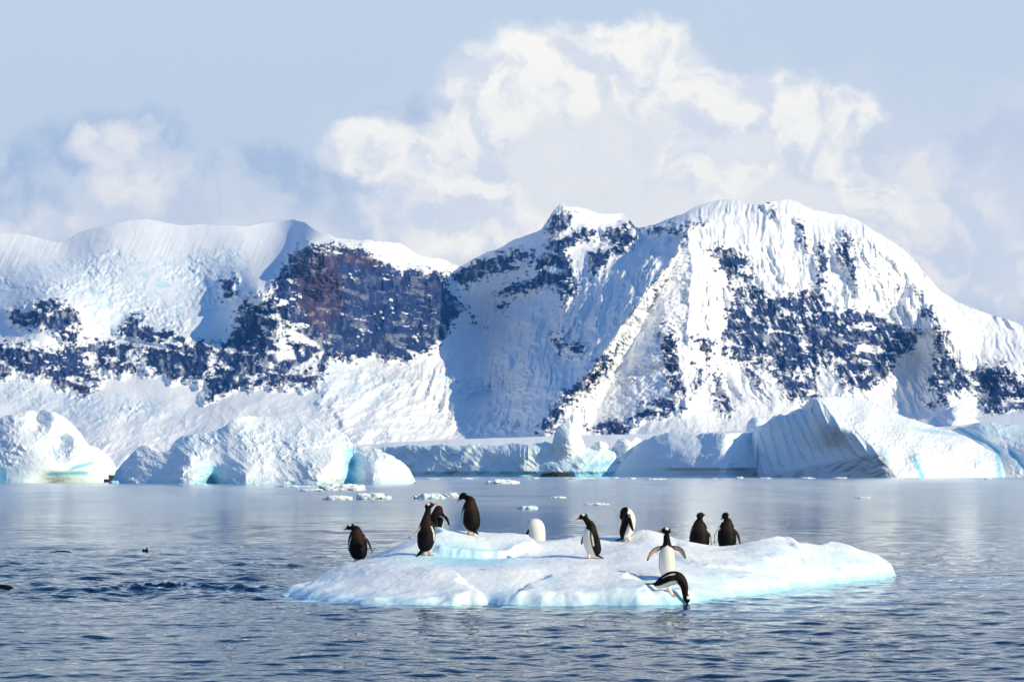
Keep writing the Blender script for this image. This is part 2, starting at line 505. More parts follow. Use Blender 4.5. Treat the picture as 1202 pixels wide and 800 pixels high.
ROCKS = [
    [(8, 366), (40, 355), (62, 352), (88, 358), (92, 385), (88, 405), (82, 412), (70, 395), (55, 385), (30, 385), (10, 378)],
    [(-60, 405), (0, 403), (30, 402), (60, 412), (95, 403), (135, 399), (145, 412), (140, 430), (95, 440), (115, 450), (100, 460), (80, 452), (60, 445), (30, 440), (0, 443), (-60, 440)],
    [(-200, 400), (-120, 380), (-80, 395), (-70, 430), (-140, 440), (-200, 440)],
    [(134, 390), (150, 371), (170, 370), (166, 382), (190, 388), (222, 394), (215, 401), (180, 400), (150, 396)],
    [(88, 404), (130, 400), (160, 408), (195, 405), (215, 402), (250, 404), (256, 420), (244, 440), (232, 452), (215, 447), (190, 441), (165, 436), (140, 440), (100, 430)],
    [(60, 448), (90, 440), (118, 444), (116, 452), (95, 462), (70, 456)],
    [(262, 328), (279, 326), (273, 345), (262, 352)],
    [(241, 469), (243, 446), (258, 410), (272, 385), (285, 352), (300, 345), (312, 352), (318, 340), (340, 298), (362, 286), (400, 288), (430, 295), (450, 308), (480, 318), (520, 320),
     (530, 340), (547, 362), (522, 395), (502, 414), (480, 425), (440, 418), (410, 426), (388, 418), (378, 442), (360, 455), (330, 452), (300, 452), (270, 458)],
    [(345, 440), (372, 436), (373, 452), (352, 456)],
    [(531, 320), (545, 315), (567, 305), (612, 294), (640, 298), (624, 309), (605, 316), (575, 322), (550, 335), (538, 337)],
    [(645, 249), (658, 246), (672, 251), (671, 265), (655, 276), (643, 272)],
    [(630, 302), (648, 281), (668, 276), (690, 267), (700, 280), (680, 284), (668, 292), (672, 320), (676, 345), (660, 356), (652, 340), (640, 334), (615, 346), (596, 346), (582, 344), (600, 331), (628, 322)],
    [(706, 270), (735, 265), (749, 277), (735, 290), (720, 287)],
    [(690, 296), (720, 289), (738, 294), (712, 304), (700, 328), (692, 318)],
    [(645, 396), (658, 390), (668, 404), (656, 413)], [(672, 402), (680, 408), (680, 420), (671, 416)], [(585, 361), (597, 355), (592, 369)],
    [(550, 370), (560, 374), (568, 382), (556, 380)],
    [(631, 508), (640, 485), (650, 474), (662, 462), (676, 452), (690, 438), (704, 420), (718, 414), (713, 428), (697, 444), (686, 457), (668, 474), (658, 492), (645, 508)],
    [(738, 492), (758, 472), (778, 468), (800, 470), (782, 487), (762, 488), (745, 497)],
    [(690, 500), (720, 492), (745, 500), (740, 508), (700, 508)],
    [(746, 262), (760, 268), (800, 266), (830, 262), (800, 272), (765, 276)],
    [(833, 294), (852, 288), (880, 304), (882, 326), (862, 328), (842, 312)],
    [(959, 290), (967, 291), (969, 342), (961, 346)], [(936, 262), (946, 270), (952, 292), (944, 290)],
    [(980, 286), (990, 271), (1000, 279), (1009, 300), (1004, 318), (1010, 345), (998, 345), (996, 315), (985, 302)],
    [(898, 240), (908, 240), (915, 256), (905, 254)],
    [(853, 329), (890, 338), (912, 350), (930, 343), (950, 339), (965, 349), (982, 362), (1004, 364), (1030, 370), (1062, 385), (1084, 392), (1072, 406), (1055, 422), (1042, 440), (1020, 456), (1000, 459),
     (985, 446), (976, 430), (962, 424), (958, 445), (964, 465), (950, 472), (930, 468), (918, 455), (905, 440), (897, 420), (880, 430), (866, 420), (850, 402), (853, 370), (862, 345)],
    [(776, 382), (790, 392), (797, 420), (803, 450), (808, 482), (797, 484), (786, 455), (778, 420)],
    [(813, 394), (838, 400), (841, 432), (830, 422)], [(835, 430), (845, 445), (860, 478), (850, 494), (838, 466)], [(818, 428), (824, 450), (818, 457)],
    [(873, 430), (895, 440), (898, 452), (887, 452)], [(846, 400), (872, 418), (870, 426), (850, 412)],
    [(1098, 380), (1112, 390), (1106, 400), (1106, 420), (1128, 420), (1118, 442), (1113, 472), (1098, 465), (1088, 450), (1100, 430)],
    [(1114, 452), (1130, 434), (1150, 430), (1172, 424), (1202, 448), (1400, 460), (1400, 485), (1202, 480), (1180, 481), (1160, 486), (1150, 470), (1140, 456), (1130, 462)],
    [(1080, 360), (1095, 364), (1100, 373), (1085, 371)], [(1052, 328), (1060, 334), (1055, 340)], [(1085, 475), (1096, 470), (1094, 480)],
]
SNOWPATCH = [
    [(26, 400), (45, 388), (62, 386), (73, 395), (72, 410), (45, 412)], [(328, 370), (340, 384), (360, 394), (376, 406), (318, 400)],
    [(322, 414), (345, 410), (348, 420), (326, 426)], [(293, 350), (300, 343), (313, 353), (305, 357), (290, 357)], [(95, 415), (112, 412), (118, 426), (100, 428)],
    [(955, 440), (962, 425), (976, 440), (984, 458), (975, 465), (962, 462)], [(928, 446), (938, 430), (946, 448)], [(92, 360), (100, 380), (95, 400)], [(240, 425), (252, 410), (250, 440)],
    [(330, 440), (380, 410), (372, 438)], [(145, 415), (160, 410), (175, 422), (160, 430)],
]
uu = np.concatenate([np.arange(-760, -190, 4.0), np.linspace(-190, 1380, 1560), np.arange(1384, 1800, 4.0)])
nu, nv = len(uu), 400
top = interp(SKYLINE, uu) + 1.6 * fbm(uu / 14.0, 0.3, 0, 4) * sstep(330, 380, uu) + 0.7 * fbm(uu / 22.0, 5.3, 0, 3)
s = np.linspace(0, 1, nv)[:, None]
U = np.broadcast_to(uu, (nv, nu)).copy()
V = 557 + s * (top[None] - 557)
D = tps_grid(TPS(DEPTH, lam=2e-5), U, V, 4.0)
D = np.clip(D, 3600, 7200)
wu = 5 * fbm(U / 16, V / 16, 1.0, 4); wv = 5 * fbm(U / 16, V / 16, 7.0, 4)
inside = soft_polys(ROCKS, U, V, wu, wv)
snowin = soft_polys(SNOWPATCH, U, V, wu * 0.6, wv * 0.6)
fleck = fbm(U / 22 + V / 30, V / 6.5 - U / 30, 3.0, 5, 0.6)          # slanting ledges that hold snow
fleck2 = fbm(U / 7, V / 8, 9.0, 5, 0.6)
right_face = sstep(780, 850, U)
rock = sstep(-0.5, 1.5, inside + 5 * fbm(U / 7, V / 7, 2.0, 4, 0.6)) * (1 - sstep(-1.0, 1.5, snowin))
lowf = fbm(U / 45, V / 35, 15.0, 3)
diag = fbm((U - 0.5 * V) / 4.5, (V + 0.5 * U) / 22, 21.0, 5, 0.62)          # snow lying in slanting gullies
thr = 0.76 - 0.30 * right_face + 0.55 * lowf
rock *= 1 - sstep(thr, thr + 0.14, fleck * (1 - 0.6 * right_face) + diag * (0.45 + 0.45 * right_face))
rock *= 1 - sstep(0.40, 0.60, fleck2 + 0.10 * right_face) * sstep(10, 2, inside) * 0.9
patchy = fbm(U / 24 + 0.5 * lowf, V / 11 - U / 70, 31.0, 5, 0.58)                # snow fields caught on benches
wallzone = np.clip(soft_polys([[(345, 290), (400, 286), (450, 300), (520, 318), (545, 362), (500, 412), (440, 420), (385, 420), (378, 400), (335, 350)]], U, V, wu, wv) / 10, 0, 1)
rock *= 1 - sstep(0.30, 0.42, patchy) * (1 - 0.85 * wallzone)
dust = sstep(0.05, 0.75, fbm((U - (0.15 + 0.5 * right_face) * V) / 6.5, (V + 0.4 * U) / 17, 33.0, 5, 0.62) + 0.4 * lowf)
rock *= 1 - (0.34 - 0.26 * wallzone) * dust                                                   # rime and blown snow
# scattered outcrops round the edges of the cliffs
rock = np.maximum(rock, sstep(-9, -2, inside) * sstep(0.42, 0.52, fbm(U / 6, V / 4, 4.4, 4, 0.6)))
wall = soft_polys([[(338, 298), (362, 286), (400, 288), (405, 360), (375, 400), (345, 360)], [(60, 445), (116, 444), (116, 452), (95, 462), (70, 456)], [(345, 436), (374, 434), (374, 456)],
                   [(262, 326), (280, 326), (272, 350)], [(930, 344), (955, 340), (960, 355), (940, 358)], [(390, 290), (450, 300), (450, 320), (400, 310)]], U, V, wu, wv)
warm = sstep(-4, 10, wall) * (0.35 + 0.5 * sstep(-0.2, 0.5, fbm(U / 7, V / 40, 5.0, 4)))
# relief: crags, flutes, broken glacier
pm = D / F                                                         # metres per photo pixel
steep = np.maximum(sstep(-8, 4, inside), 0)
flute_zone = np.clip(soft_polys([[(790, 262), (845, 236), (930, 236), (1010, 260), (1075, 330), (1080, 380), (960, 345), (840, 340), (815, 420), (800, 320)],
                                 [(650, 500), (700, 430), (740, 370), (800, 290), (812, 300), (760, 370), (720, 430), (690, 500)], [(800, 300), (840, 330), (845, 470), (800, 480)]], U, V, wu, wv) / 14 + 0.3, 0, 1)
ice_zone = np.clip(soft_polys([[(-190, 330), (0, 315), (80, 300), (110, 285), (170, 300), (280, 290), (300, 310), (280, 350), (240, 385), (200, 400), (120, 398), (90, 350), (40, 350), (-190, 390)],
                               [(380, 420), (480, 440), (450, 480), (400, 470), (350, 460)], [(0, 445), (100, 460), (200, 470), (220, 490), (100, 500), (0, 480)], [(500, 430), (600, 450), (560, 480), (510, 460)]], U, V, wu, wv) / 12 + 0.3, 0, 1)
crag = ridged(U / 34 + V / 90, V / 40, 0.0, 6, 0.55)
crag2 = ridged(U / 13, V / 17, 3.0, 4, 0.6)
broad = fbm(U / 90, V / 70, 5.0, 4)
fl = ridged(U / 15 + 0.4 * fbm(U / 30, V / 30, 2.0, 3), V / 120 + U / 300, 6.0, 4, 0.6)
bl = worley(U / 9.0 + wu * 0.15, V / 7.0 + wv * 0.15) + 0.6 * worley(U / 4.5, V / 3.6, 9)
streak = fbm((U + 0.45 * V) / 6.0, (V - 0.45 * U) / 70.0, 8.0, 4)
rid_a = interp([(280, 803), (300, 793), (330, 768), (375, 735), (410, 712), (440, 690), (475, 660), (505, 640), (560, 620)], V) + 3.0 * fbm(V / 14, U / 60, 51.0, 4)
rid_b = interp([(280, 806), (300, 812), (360, 807), (410, 803), (470, 803), (505, 795), (560, 800)], V) + 3.0 * fbm(V / 16, U / 60, 54.0, 4)
wid = np.maximum(rid_b - rid_a, 1.0); tpos = np.clip((U - rid_a) / wid, 0, 1)
tpos = np.clip(tpos + 0.07 * fbm(U / 22, V / 18, 57.0, 4) * sstep(0, 0.15, tpos) * sstep(1, 0.85, tpos), 0, 1)
gully = np.where(tpos < 0.34, np.sin(tpos / 0.34 * np.pi / 2), (1 - tpos) / 0.66)      # steep lit side below the rib, long shaded side beyond
D = D + 1.9 * np.minimum(wid, 85 + 0.25 * wid) * gully * sstep(508, 425, V)
D = D - 26 * np.exp(-np.abs(U - rid_a) / 7.0) * sstep(285, 310, V)  # sharp crest
gU = np.gradient(D, uu, axis=1) / pm; gV = np.gradient(D, axis=0) / np.gradient(V, axis=0) / pm
nrmf = np.clip(np.sqrt(1 + gU ** 2 + gV ** 2), 1, 6.0)
pm = pm * nrmf                                                     # displace along the surface normal
D = D - pm * (steep * (3.2 * crag + 2.0 * crag2) + (1 - steep) * (1.5 * crag * sstep(270, 310, V) * (0.25 + 0.75 * sstep(340, 420, U)) * (1 - 0.75 * sstep(430, 470, V) * sstep(560, 480, U)) + 2.0 * broad + 0.55 * crag2 * sstep(300, 330, V) * sstep(540, 600, U)))
ribs = ridged((U - 0.40 * V) / 24 + 0.5 * broad, (V + 0.35 * U) / 100, 41.0, 5, 0.58)
shade = sstep(-10, 10, soft_polys([[(545, 335), (640, 300), (700, 330), (790, 275), (740, 365), (690, 435), (630, 505), (520, 500), (455, 450), (545, 370)]], U, V, wu, wv, 30))
ribs2 = ridged((U + 0.30 * V) / 17 + 0.6 * broad, (V - 0.2 * U) / 130, 71.0, 5, 0.6)
D = D - pm * shade * (2.6 * ribs2 * (0.5 + 0.9 * sstep(-0.3, 0.4, fbm(U / 50, V / 45, 72.0, 3))) + 1.0 * crag)
rightm = sstep(800, 860, U) * sstep(500, 450, V)
D = D - pm * (rightm * 4.5 * ribs * sstep(250, 300, V) + sstep(0, 100, V - 430) * sstep(520, 460, U) * (2.6 * ridged(U / 48 + V / 60, V / 34, 44.0, 5, 0.55)))
bowl = sstep(-6, 18, soft_polys([[(380, 430), (500, 430), (620, 430), (640, 500), (600, 540), (430, 540), (360, 470)]], U, V, wu, wv, 30))
D = D - pm * bowl * (3.0 * ridged(U / 40 + V / 70, V / 30, 47.0, 5, 0.55) + 1.2 * np.abs(fbm(U / 12, V / 9, 48.0, 4)))
D = D - pm * flute_zone * (0.55 + 0.6 * fbm(U / 40, V / 30, 12.0, 3)) * 4.2 * fl
serac = 0.25 + 1.1 * sstep(-0.35, 0.45, fbm(U / 55, V / 38, 61.0, 3))
D = D + pm * ice_zone * serac * (1.5 * (bl - 0.6) + 1.6 * (worley(U / 17 + 0.2 * wu, V / 11 + 0.2 * wv, 6) - 0.5))
D = D - pm * (1 - ice_zone) * 0.34 * streak * sstep(250, 300, V) * sstep(470, 420, V)
D = D - pm * 0.10 * fbm(U / 3, V / 3, 2.0, 3)
blue = ice_zone * sstep(0.75, 1.15, bl) * 0.8 + 0.25 * ice_zone
front = at(U, V, D)
# far side of the range: falls away behind the skyline
backs = []
for dd, dz in ((60, 10), (220, 60), (500, 170), (900, 380), (1200, 700)):
    b = front[-1].copy(); b[:, 1] += dd; b[:, 2] = np.maximum(b[:, 2] - dz, -4); backs.append(b)
allp = np.concatenate([front, np.array(backs)], 0)
pad = lambda a: np.concatenate([a, np.zeros((len(backs), nu))], 0)
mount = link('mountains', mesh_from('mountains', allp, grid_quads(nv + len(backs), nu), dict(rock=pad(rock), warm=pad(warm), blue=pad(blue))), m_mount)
tag(mount, kind='structure')


# ------------------------------------------------------------------ icebergs
def relief_berg(name, topline, waterline, depth, thick, detail, blue_fn=None, step=0.5, rows=150, seed=0.0, mat=None, lam=1e-5, skew=None, dirt_dark_fn=None):
    """a closed berg: sculpted front, rounded far side, foot under water"""
    u0, u1 = topline[0][0], topline[-1][0]
    nu = int((u1 - u0) / step); uu = np.linspace(u0, u1, nu)
    D0 = np.mean([d[2] for d in depth]); pm = D0 / F
    top = interp(topline, uu) + 0.9 * fbm(uu / 5.0, seed, 0.2, 4)
    wl = waterline + 3.5
    top = np.minimum(top, wl - 0.6)
    s = np.linspace(0, 1, rows)[:, None]
    U = np.broadcast_to(uu, (rows, nu)).copy(); V = wl + s * (top[None] - wl)
    D = TPS(depth, lam)(U, V)
    gU = np.gradient(D, axis=1) / step / pm; gV = np.gradient(D, axis=0) / np.gradient(V, axis=0) / pm
    pn = pm * np.clip(np.sqrt(1 + gU ** 2 + gV ** 2), 1, 5.0)      # displace along the surface normal
    D = D + pn * detail(U, V)
    T = (top[None] - V)                       # <= 0, px below the crest
    D = D + pm * 2.0 * np.exp(T / 1.5)        # the crest rolls back
    A = at(U, V, D)
    blue = np.clip(blue_fn(U, V), 0, 1) if blue_fn else 0 * U
    dirt_dark = np.clip(dirt_dark_fn(U, V), 0, 1) if dirt_dark_fn else 0 * U
    hgt = A[-1, :, 2]
    zb = -0.6 if A[0, :, 2].mean() < 0.5 else float(A[0, :, 2].min())
    hgt = hgt - zb
    rowsb = []
    for k in np.linspace(0.08, 1, 16):
        b = A[-1].copy()
        b[:, 1] += thick * math.sin(k * math.pi / 2) ** 1.0 * (0.35 + 0.65 * (hgt / max(hgt.max(), 1)))
        b[:, 2] = zb + hgt * math.cos(k * math.pi / 2) + 0.05 * hgt * fbm(uu / 9.0, k * 5, seed, 3) * (1 - k)
        rowsb.append(b)
    nb = len(rowsb)
    allp = np.concatenate([A, np.array(rowsb)], 0)
    z = lambda a: np.concatenate([a, np.zeros((nb, nu))], 0)
    o = link(name, mesh_from(name, allp, grid_quads(rows + nb, nu), dict(blue=z(blue), dirt_dark=z(dirt_dark))), mat or m_berg)
    return o


def lumps(a=1.0, l=7.0, seed=0.0):
    """bumpy weathered ice, in photo pixels"""
    def f(U, V):
        w1 = worley(U / l + 0.3 * perlin(U / l, V / l, seed), V / (l * 0.8), int(seed) + 2)
        m = 0.25 + 0.95 * sstep(-0.35, 0.45, fbm(U / (l * 4), V / (l * 3), seed + 6, 3))     # worn smooth in places
        return a * (m * (1.0 * (w1 - 0.5) + 0.45 * worley(U / (l * 0.42), V / (l * 0.36), int(seed) + 9) - 1.9 * ridged((U + 0.6 * V) / (l * 2.6), (V - 0.3 * U) / (l * 1.9), seed, 4, 0.55) * 0.8) + 1.6 * np.abs(fbm((U - V) / (l * 2.2), (V + 0.4 * U) / (l * 3.0), seed + 2, 3)) - 0.25 * fbm(U / 2.5, V / 2.5, seed + 4, 3))
    return f


# gently rising snow shelf behind the right-hand bergs and above the ice cliff
def sheet(name, topline, botline, depth, detail_amp, step=1.0, rows=60):
    u0, u1 = topline[0][0], topline[-1][0]
    uu = np.arange(u0, u1, step); nu = len(uu)
    top = interp(topline, uu) + 0.5 * fbm(uu / 25.0, 3.3, 0, 3); bot = interp(botline, uu)
    s = np.linspace(0, 1, rows)[:, None]
    U = np.broadcast_to(uu, (rows, nu)).copy(); V = bot + s * (top - bot)
    D = interp(depth, uu)[None] + 760 * s ** 1.6
    pm = D / F
    D = D + pm * detail_amp * (fbm(U / 20, V / 6, 2.2, 4) + 0.4 * fbm(U / 5, V / 3, 5.2, 3))
    A = at(U, V, D)
    rb = []
    for dd, kz in ((20, 0.9), (60, 0.5), (120, -0.05)):
        b = A[-1].copy(); b[:, 1] += dd; b[:, 2] = b[:, 2] * kz - 1; rb.append(b)
    allp = np.concatenate([A, np.array(rb)], 0)
    return link(name, mesh_from(name, allp, grid_quads(rows + 3, nu), dict(rock=np.zeros((rows + 3) * nu), warm=np.zeros((rows + 3) * nu), blue=np.zeros((rows + 3) * nu))), m_mount)


field = sheet('snow_field', [(330, 561.5), (350, 545), (380, 528), (430, 522), (460, 519), (540, 515), (640, 512), (760, 509), (830, 507), (900, 503), (1000, 500), (1060, 497), (1100, 494), (1130, 491), (1202, 484), (1330, 478), (1420, 500), (1500, 540), (1530, 561.5)],
              [(330, 562), (1530, 562)], [(380, 790), (700, 770), (900, 800), (1000, 830), (1330, 840)], 0.5)
tag(field, kind='structure')
field.name = 'snow_field_ground'

# ice cliff front (long low wall in the middle)
def cliff_detail(U, V):
    cap = sstep(528, 520, V)
    return 6.0 * fbm((U + 0.9 * V) / 40, V / 46, 1.0, 3) + 2.2 * np.abs(fbm((U - 0.8 * V) / 22, V / 26, 2.0, 3)) + 0.5 * fbm((U - 0.8 * V) / 8, V / 12, 2.0, 3) + cap * 2.0 - 0.25 * ridged(U / 6, V / 7, 4.0, 3) + 3 * sstep(552, 557, V) * 1.0


def cliff_blue(U, V):
    b = 0.24 + 0.28 * sstep(-0.1, 0.5, fbm((U + V) / 26, V / 18, 8.0, 4)) * sstep(518, 530, V)
    b = b + 0.5 * sstep(553, 556, V) + 0.35 * sstep(24, 8, np.abs(U - 700)) * sstep(535, 545, V)
    return b * sstep(515, 523, V)


o = relief_berg('ice_cliff', [(436, 545), (442, 528), (450, 523), (465, 524), (480, 521.5), (500, 523.5), (520, 521), (538, 523.5), (560, 520.5), (585, 523), (600, 519.5), (622, 522), (640, 518.5), (660, 523), (680, 523), (700, 527), (730, 528), (760, 527), (790, 530)],
                559, [(436, 560, 744), (480, 560, 733), (520, 560, 725), (560, 560, 717), (600, 560, 709), (640, 560, 703), (700, 560, 700), (790, 560, 712), (436, 525, 754), (480, 524, 740), (560, 524, 724), (640, 522, 710), (700, 528, 708), (790, 530, 720), (520, 542, 727), (600, 542, 713)], 70, cliff_detail, cliff_blue, seed=1.0, rows=110)
tag(o, 'long low blue-white ice cliff with flat snow top across the middle of the bay', 'ice cliff')

o = relief_berg('sea_cave', [(634, 557.5), (640, 555), (648, 554), (660, 554), (668, 554.5), (673, 557), (675, 558)], 558.5, [(634, 560, 698), (655, 556, 695), (675, 560, 697), (655, 561, 694)], 6,
                lambda U, V: 1.0 * fbm(U / 5, V / 3, 3.0, 3), seed=2.0, rows=24, mat=m_shore)
o.name = 'shore_dark'  # darkness of a cave mouth, built as a solid black lump
tag(o, 'dark sea cave shaped as a black lump at the waterline under the ice cliff', 'rock')

o = relief_berg('ice_pinnacle', [(645, 536), (648, 522), (651, 508), (656, 499), (662, 496.5), (669, 497), (675, 500), (680, 507), (684, 516), (687, 524), (689, 536)], 536,
                [(643, 538, 710), (660, 538, 705), (692, 538, 708), (650, 510, 709), (665, 498, 709), (668, 515, 704), (685, 518, 709), (655, 525, 706)], 14,
                lambda U, V: lumps(0.7, 9, 3)(U, V), lambda U, V: 0.10 + 0.25 * sstep(655, 648, U), seed=3.0, rows=90)
tag(o, 'pale upright ice pinnacle with rounded head on the edge of the ice cliff', 'ice pinnacle')
for k, (tl, lab) in enumerate((([(688, 540), (690, 528), (697, 520), (704, 517), (712, 519), (716, 526), (720, 534), (722, 540)], 'jagged small ice block just right of the ice pinnacle'),
                               ([(714, 540), (718, 527), (725, 516), (733, 514), (741, 518), (746, 512), (752, 515), (757, 524), (760, 540)], 'twin-peaked ice block between the pinnacle and the domed iceberg'))):
    uc = tl[3][0]
    o = relief_berg('ice_block', tl, 538, [(tl[0][0], 541, 712), (uc, 541, 706), (tl[-1][0], 541, 712), (uc, 520, 708), (tl[0][0], 528, 714), (tl[-1][0], 528, 714)], 10, lumps(0.9, 6, 5 + k), lambda U, V: 0.12 + 0 * U, seed=4.0 + k, rows=60)
    tag(o, lab, 'ice block', 'ice blocks on the ice cliff')


# domed berg right of the middle
def dome_detail(U, V):
    edge = 1 / (1 + np.exp(-(U - 852) / 1.5))
    return 1.5 * fbm(U / 30, V / 26, 2.0, 3) + 0.25 * ridged((U + 0.5 * V) / 14, V / 40, 1.5, 3) - 0.10 * fbm(U / 4, V / 4, 4, 3) + sstep(812, 824, U) * 0.8 * ridged((U + 0.6 * V) / 14, (V - 0.4 * U) / 22, 6.5, 4) + 5 * sstep(548, 553, V) * sstep(760, 800, U)


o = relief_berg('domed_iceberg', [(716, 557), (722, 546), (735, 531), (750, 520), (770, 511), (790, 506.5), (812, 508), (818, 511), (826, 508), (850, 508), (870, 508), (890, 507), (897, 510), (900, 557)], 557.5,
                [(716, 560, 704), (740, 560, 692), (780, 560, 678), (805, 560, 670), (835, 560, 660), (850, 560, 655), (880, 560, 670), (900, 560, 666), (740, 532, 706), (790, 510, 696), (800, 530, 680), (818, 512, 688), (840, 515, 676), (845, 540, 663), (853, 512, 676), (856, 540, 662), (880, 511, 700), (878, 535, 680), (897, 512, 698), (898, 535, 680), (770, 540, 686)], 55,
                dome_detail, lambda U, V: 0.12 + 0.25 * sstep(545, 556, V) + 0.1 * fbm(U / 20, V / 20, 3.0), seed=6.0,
                dirt_dark_fn=lambda U, V: 0.35 * sstep(552, 554.5, V) * sstep(790, 810, U) * sstep(558, 556, V))  # darker strip along the undercut foot
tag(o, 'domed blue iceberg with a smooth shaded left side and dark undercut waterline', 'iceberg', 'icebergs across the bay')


# big slab berg on the right
def slab_edge(V):     # photo column of the edge between the furrowed shaded face and the lit side
    return interp([(460, 950), (468, 958), (480, 972), (495, 986), (508, 1002), (520, 1020), (530, 1034), (545, 1044), (560, 1052)], V)


def slab_detail(U, V):
    e = slab_edge(V)
    left = sstep(e + 3, e - 3, U)
    cu = U - (V - 500) * (0.30 + 0.35 * (U - 890) / 130)
    fur = 1 - 2 * np.abs(np.sin(cu / 9.5 * np.pi / 1.25 + 1.2 * fbm(U / 30, V / 50, 3.0, 3)))
    fur2 = ridged(cu / 6.0, V / 70, 4.0, 3)
    pits = worley(U / 4.2, V / 3.2, 4)
    low = sstep(528, 545, V + (U - 980) * 0.15)
    return left * (-2.0 * fur * (1 - 0.7 * low) * (0.6 + 0.7 * fbm(U / 25, V / 40, 9.0, 3)) - 0.35 * fur2 + 1.0 * low * fbm((U + V) / 16, (V - 0.5 * U) / 5, 2, 4)) + (1 - left) * (1.1 * pits + 0.5 * worley(U / 9, V / 7, 3) - 1.1 * fbm(U / 24, V / 12, 6.0, 4)) - 0.3 * fbm(U / 3, V / 3, 1.0, 3)


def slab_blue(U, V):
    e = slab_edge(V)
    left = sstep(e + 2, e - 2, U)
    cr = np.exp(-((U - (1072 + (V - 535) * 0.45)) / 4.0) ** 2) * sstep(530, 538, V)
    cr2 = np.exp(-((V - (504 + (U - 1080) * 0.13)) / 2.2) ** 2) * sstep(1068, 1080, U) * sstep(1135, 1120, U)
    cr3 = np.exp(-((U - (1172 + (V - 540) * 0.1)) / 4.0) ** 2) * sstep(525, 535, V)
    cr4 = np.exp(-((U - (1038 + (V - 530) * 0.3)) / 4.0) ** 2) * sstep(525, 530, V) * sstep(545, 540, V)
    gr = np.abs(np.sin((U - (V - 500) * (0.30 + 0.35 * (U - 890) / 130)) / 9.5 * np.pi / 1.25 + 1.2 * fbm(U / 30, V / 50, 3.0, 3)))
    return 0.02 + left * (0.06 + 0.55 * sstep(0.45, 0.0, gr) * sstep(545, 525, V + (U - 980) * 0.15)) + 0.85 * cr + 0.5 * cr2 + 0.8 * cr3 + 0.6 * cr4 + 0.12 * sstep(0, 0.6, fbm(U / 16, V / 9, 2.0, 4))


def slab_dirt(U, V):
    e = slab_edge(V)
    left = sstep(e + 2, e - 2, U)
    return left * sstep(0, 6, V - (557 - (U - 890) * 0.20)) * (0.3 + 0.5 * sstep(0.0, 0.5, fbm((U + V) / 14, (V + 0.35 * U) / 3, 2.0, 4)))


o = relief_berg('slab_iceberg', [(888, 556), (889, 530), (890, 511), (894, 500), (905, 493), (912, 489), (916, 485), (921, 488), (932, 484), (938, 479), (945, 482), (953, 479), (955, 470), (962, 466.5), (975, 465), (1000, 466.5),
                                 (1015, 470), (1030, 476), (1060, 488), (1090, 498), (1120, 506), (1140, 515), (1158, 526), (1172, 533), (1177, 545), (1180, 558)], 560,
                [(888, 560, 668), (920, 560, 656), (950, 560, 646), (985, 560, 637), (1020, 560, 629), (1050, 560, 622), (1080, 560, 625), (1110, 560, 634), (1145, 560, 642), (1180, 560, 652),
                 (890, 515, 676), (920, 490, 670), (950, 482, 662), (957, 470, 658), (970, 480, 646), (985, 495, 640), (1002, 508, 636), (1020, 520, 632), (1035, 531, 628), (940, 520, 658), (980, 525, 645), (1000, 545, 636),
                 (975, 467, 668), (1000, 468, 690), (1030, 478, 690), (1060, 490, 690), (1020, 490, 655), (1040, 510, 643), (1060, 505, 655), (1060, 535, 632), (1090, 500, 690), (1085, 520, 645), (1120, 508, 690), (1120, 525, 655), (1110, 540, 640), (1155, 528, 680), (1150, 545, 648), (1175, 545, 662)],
                90, slab_detail, slab_blue, seed=7.0, rows=200, dirt_dark_fn=slab_dirt, lam=3e-6)
tag(o, 'large sloping iceberg with a furrowed blue shaded left face and pitted white back', 'iceberg', 'icebergs across the bay')


def far_blue(U, V):
    c1 = np.exp(-((V - (503 + (U - 1130) * 0.62)) / 3.0) ** 2) * sstep(1125, 1130, U) * sstep(1178, 1172, U)
    c2 = np.exp(-((U - (1192 + (V - 535) * 0.75)) / 4.5) ** 2) * sstep(524, 530, V)
    return 0.04 + 0.9 * c1 + 0.8 * c2 + 0.3 * sstep(517, 513, V) * sstep(1140, 1150, U)


o = relief_berg('tabular_iceberg', [(1122, 558), (1124, 506), (1132, 502), (1142, 500), (1150, 496), (1165, 495), (1180, 500), (1190, 498), (1202, 499), (1230, 500), (1280, 506), (1300, 520), (1305, 558)], 559,
                [(1122, 560, 690), (1150, 560, 676), (1180, 560, 668), (1200, 560, 664), (1250, 560, 664), (1305, 560, 680), (1125, 510, 740), (1150, 500, 730), (1150, 512, 712), (1180, 515, 705), (1175, 530, 690), (1165, 540, 690), (1202, 502, 730), (1202, 520, 690), (1195, 530, 684), (1250, 505, 710), (1300, 525, 700)],
                80, lambda U, V: 0.8 * lumps(0.8, 8, 8)(U, V) - 2.2 * far_blue(U, V) * -1.0, far_blue, seed=8.0, rows=130)
tag(o, 'white iceberg cut by turquoise cracks at the right edge behind the furrowed berg', 'iceberg', 'icebergs across the bay')
o = relief_berg('snow_mound', [(1092, 498), (1096, 490), (1104, 485), (1112, 481), (1120, 477), (1126, 476), (1130, 480), (1138, 486), (1146, 492), (1152, 497)], 496,
                [(1092, 500, 1500), (1115, 500, 1470), (1152, 500, 1500), (1120, 480, 1496), (1100, 488, 1510), (1135, 485, 1500)], 40, lumps(0.8, 8, 6), seed=9.0, rows=50)
tag(o, 'cream sunlit snow mound on the shelf behind the right-hand icebergs', 'snow mound')
o = relief_berg('ice_mound', [(877, 500), (879, 494), (884, 490), (890, 489), (897, 491), (901, 496), (903, 500)], 503, [(877, 503, 1300), (890, 503, 1290), (903, 503, 1300), (890, 492, 1296)], 20, lumps(0.5, 6, 4), lambda U, V: 0.3 + 0 * U, seed=9.5, rows=40)
tag(o, 'tiny rounded blue ice mound behind the left end of the furrowed iceberg', 'ice mound')


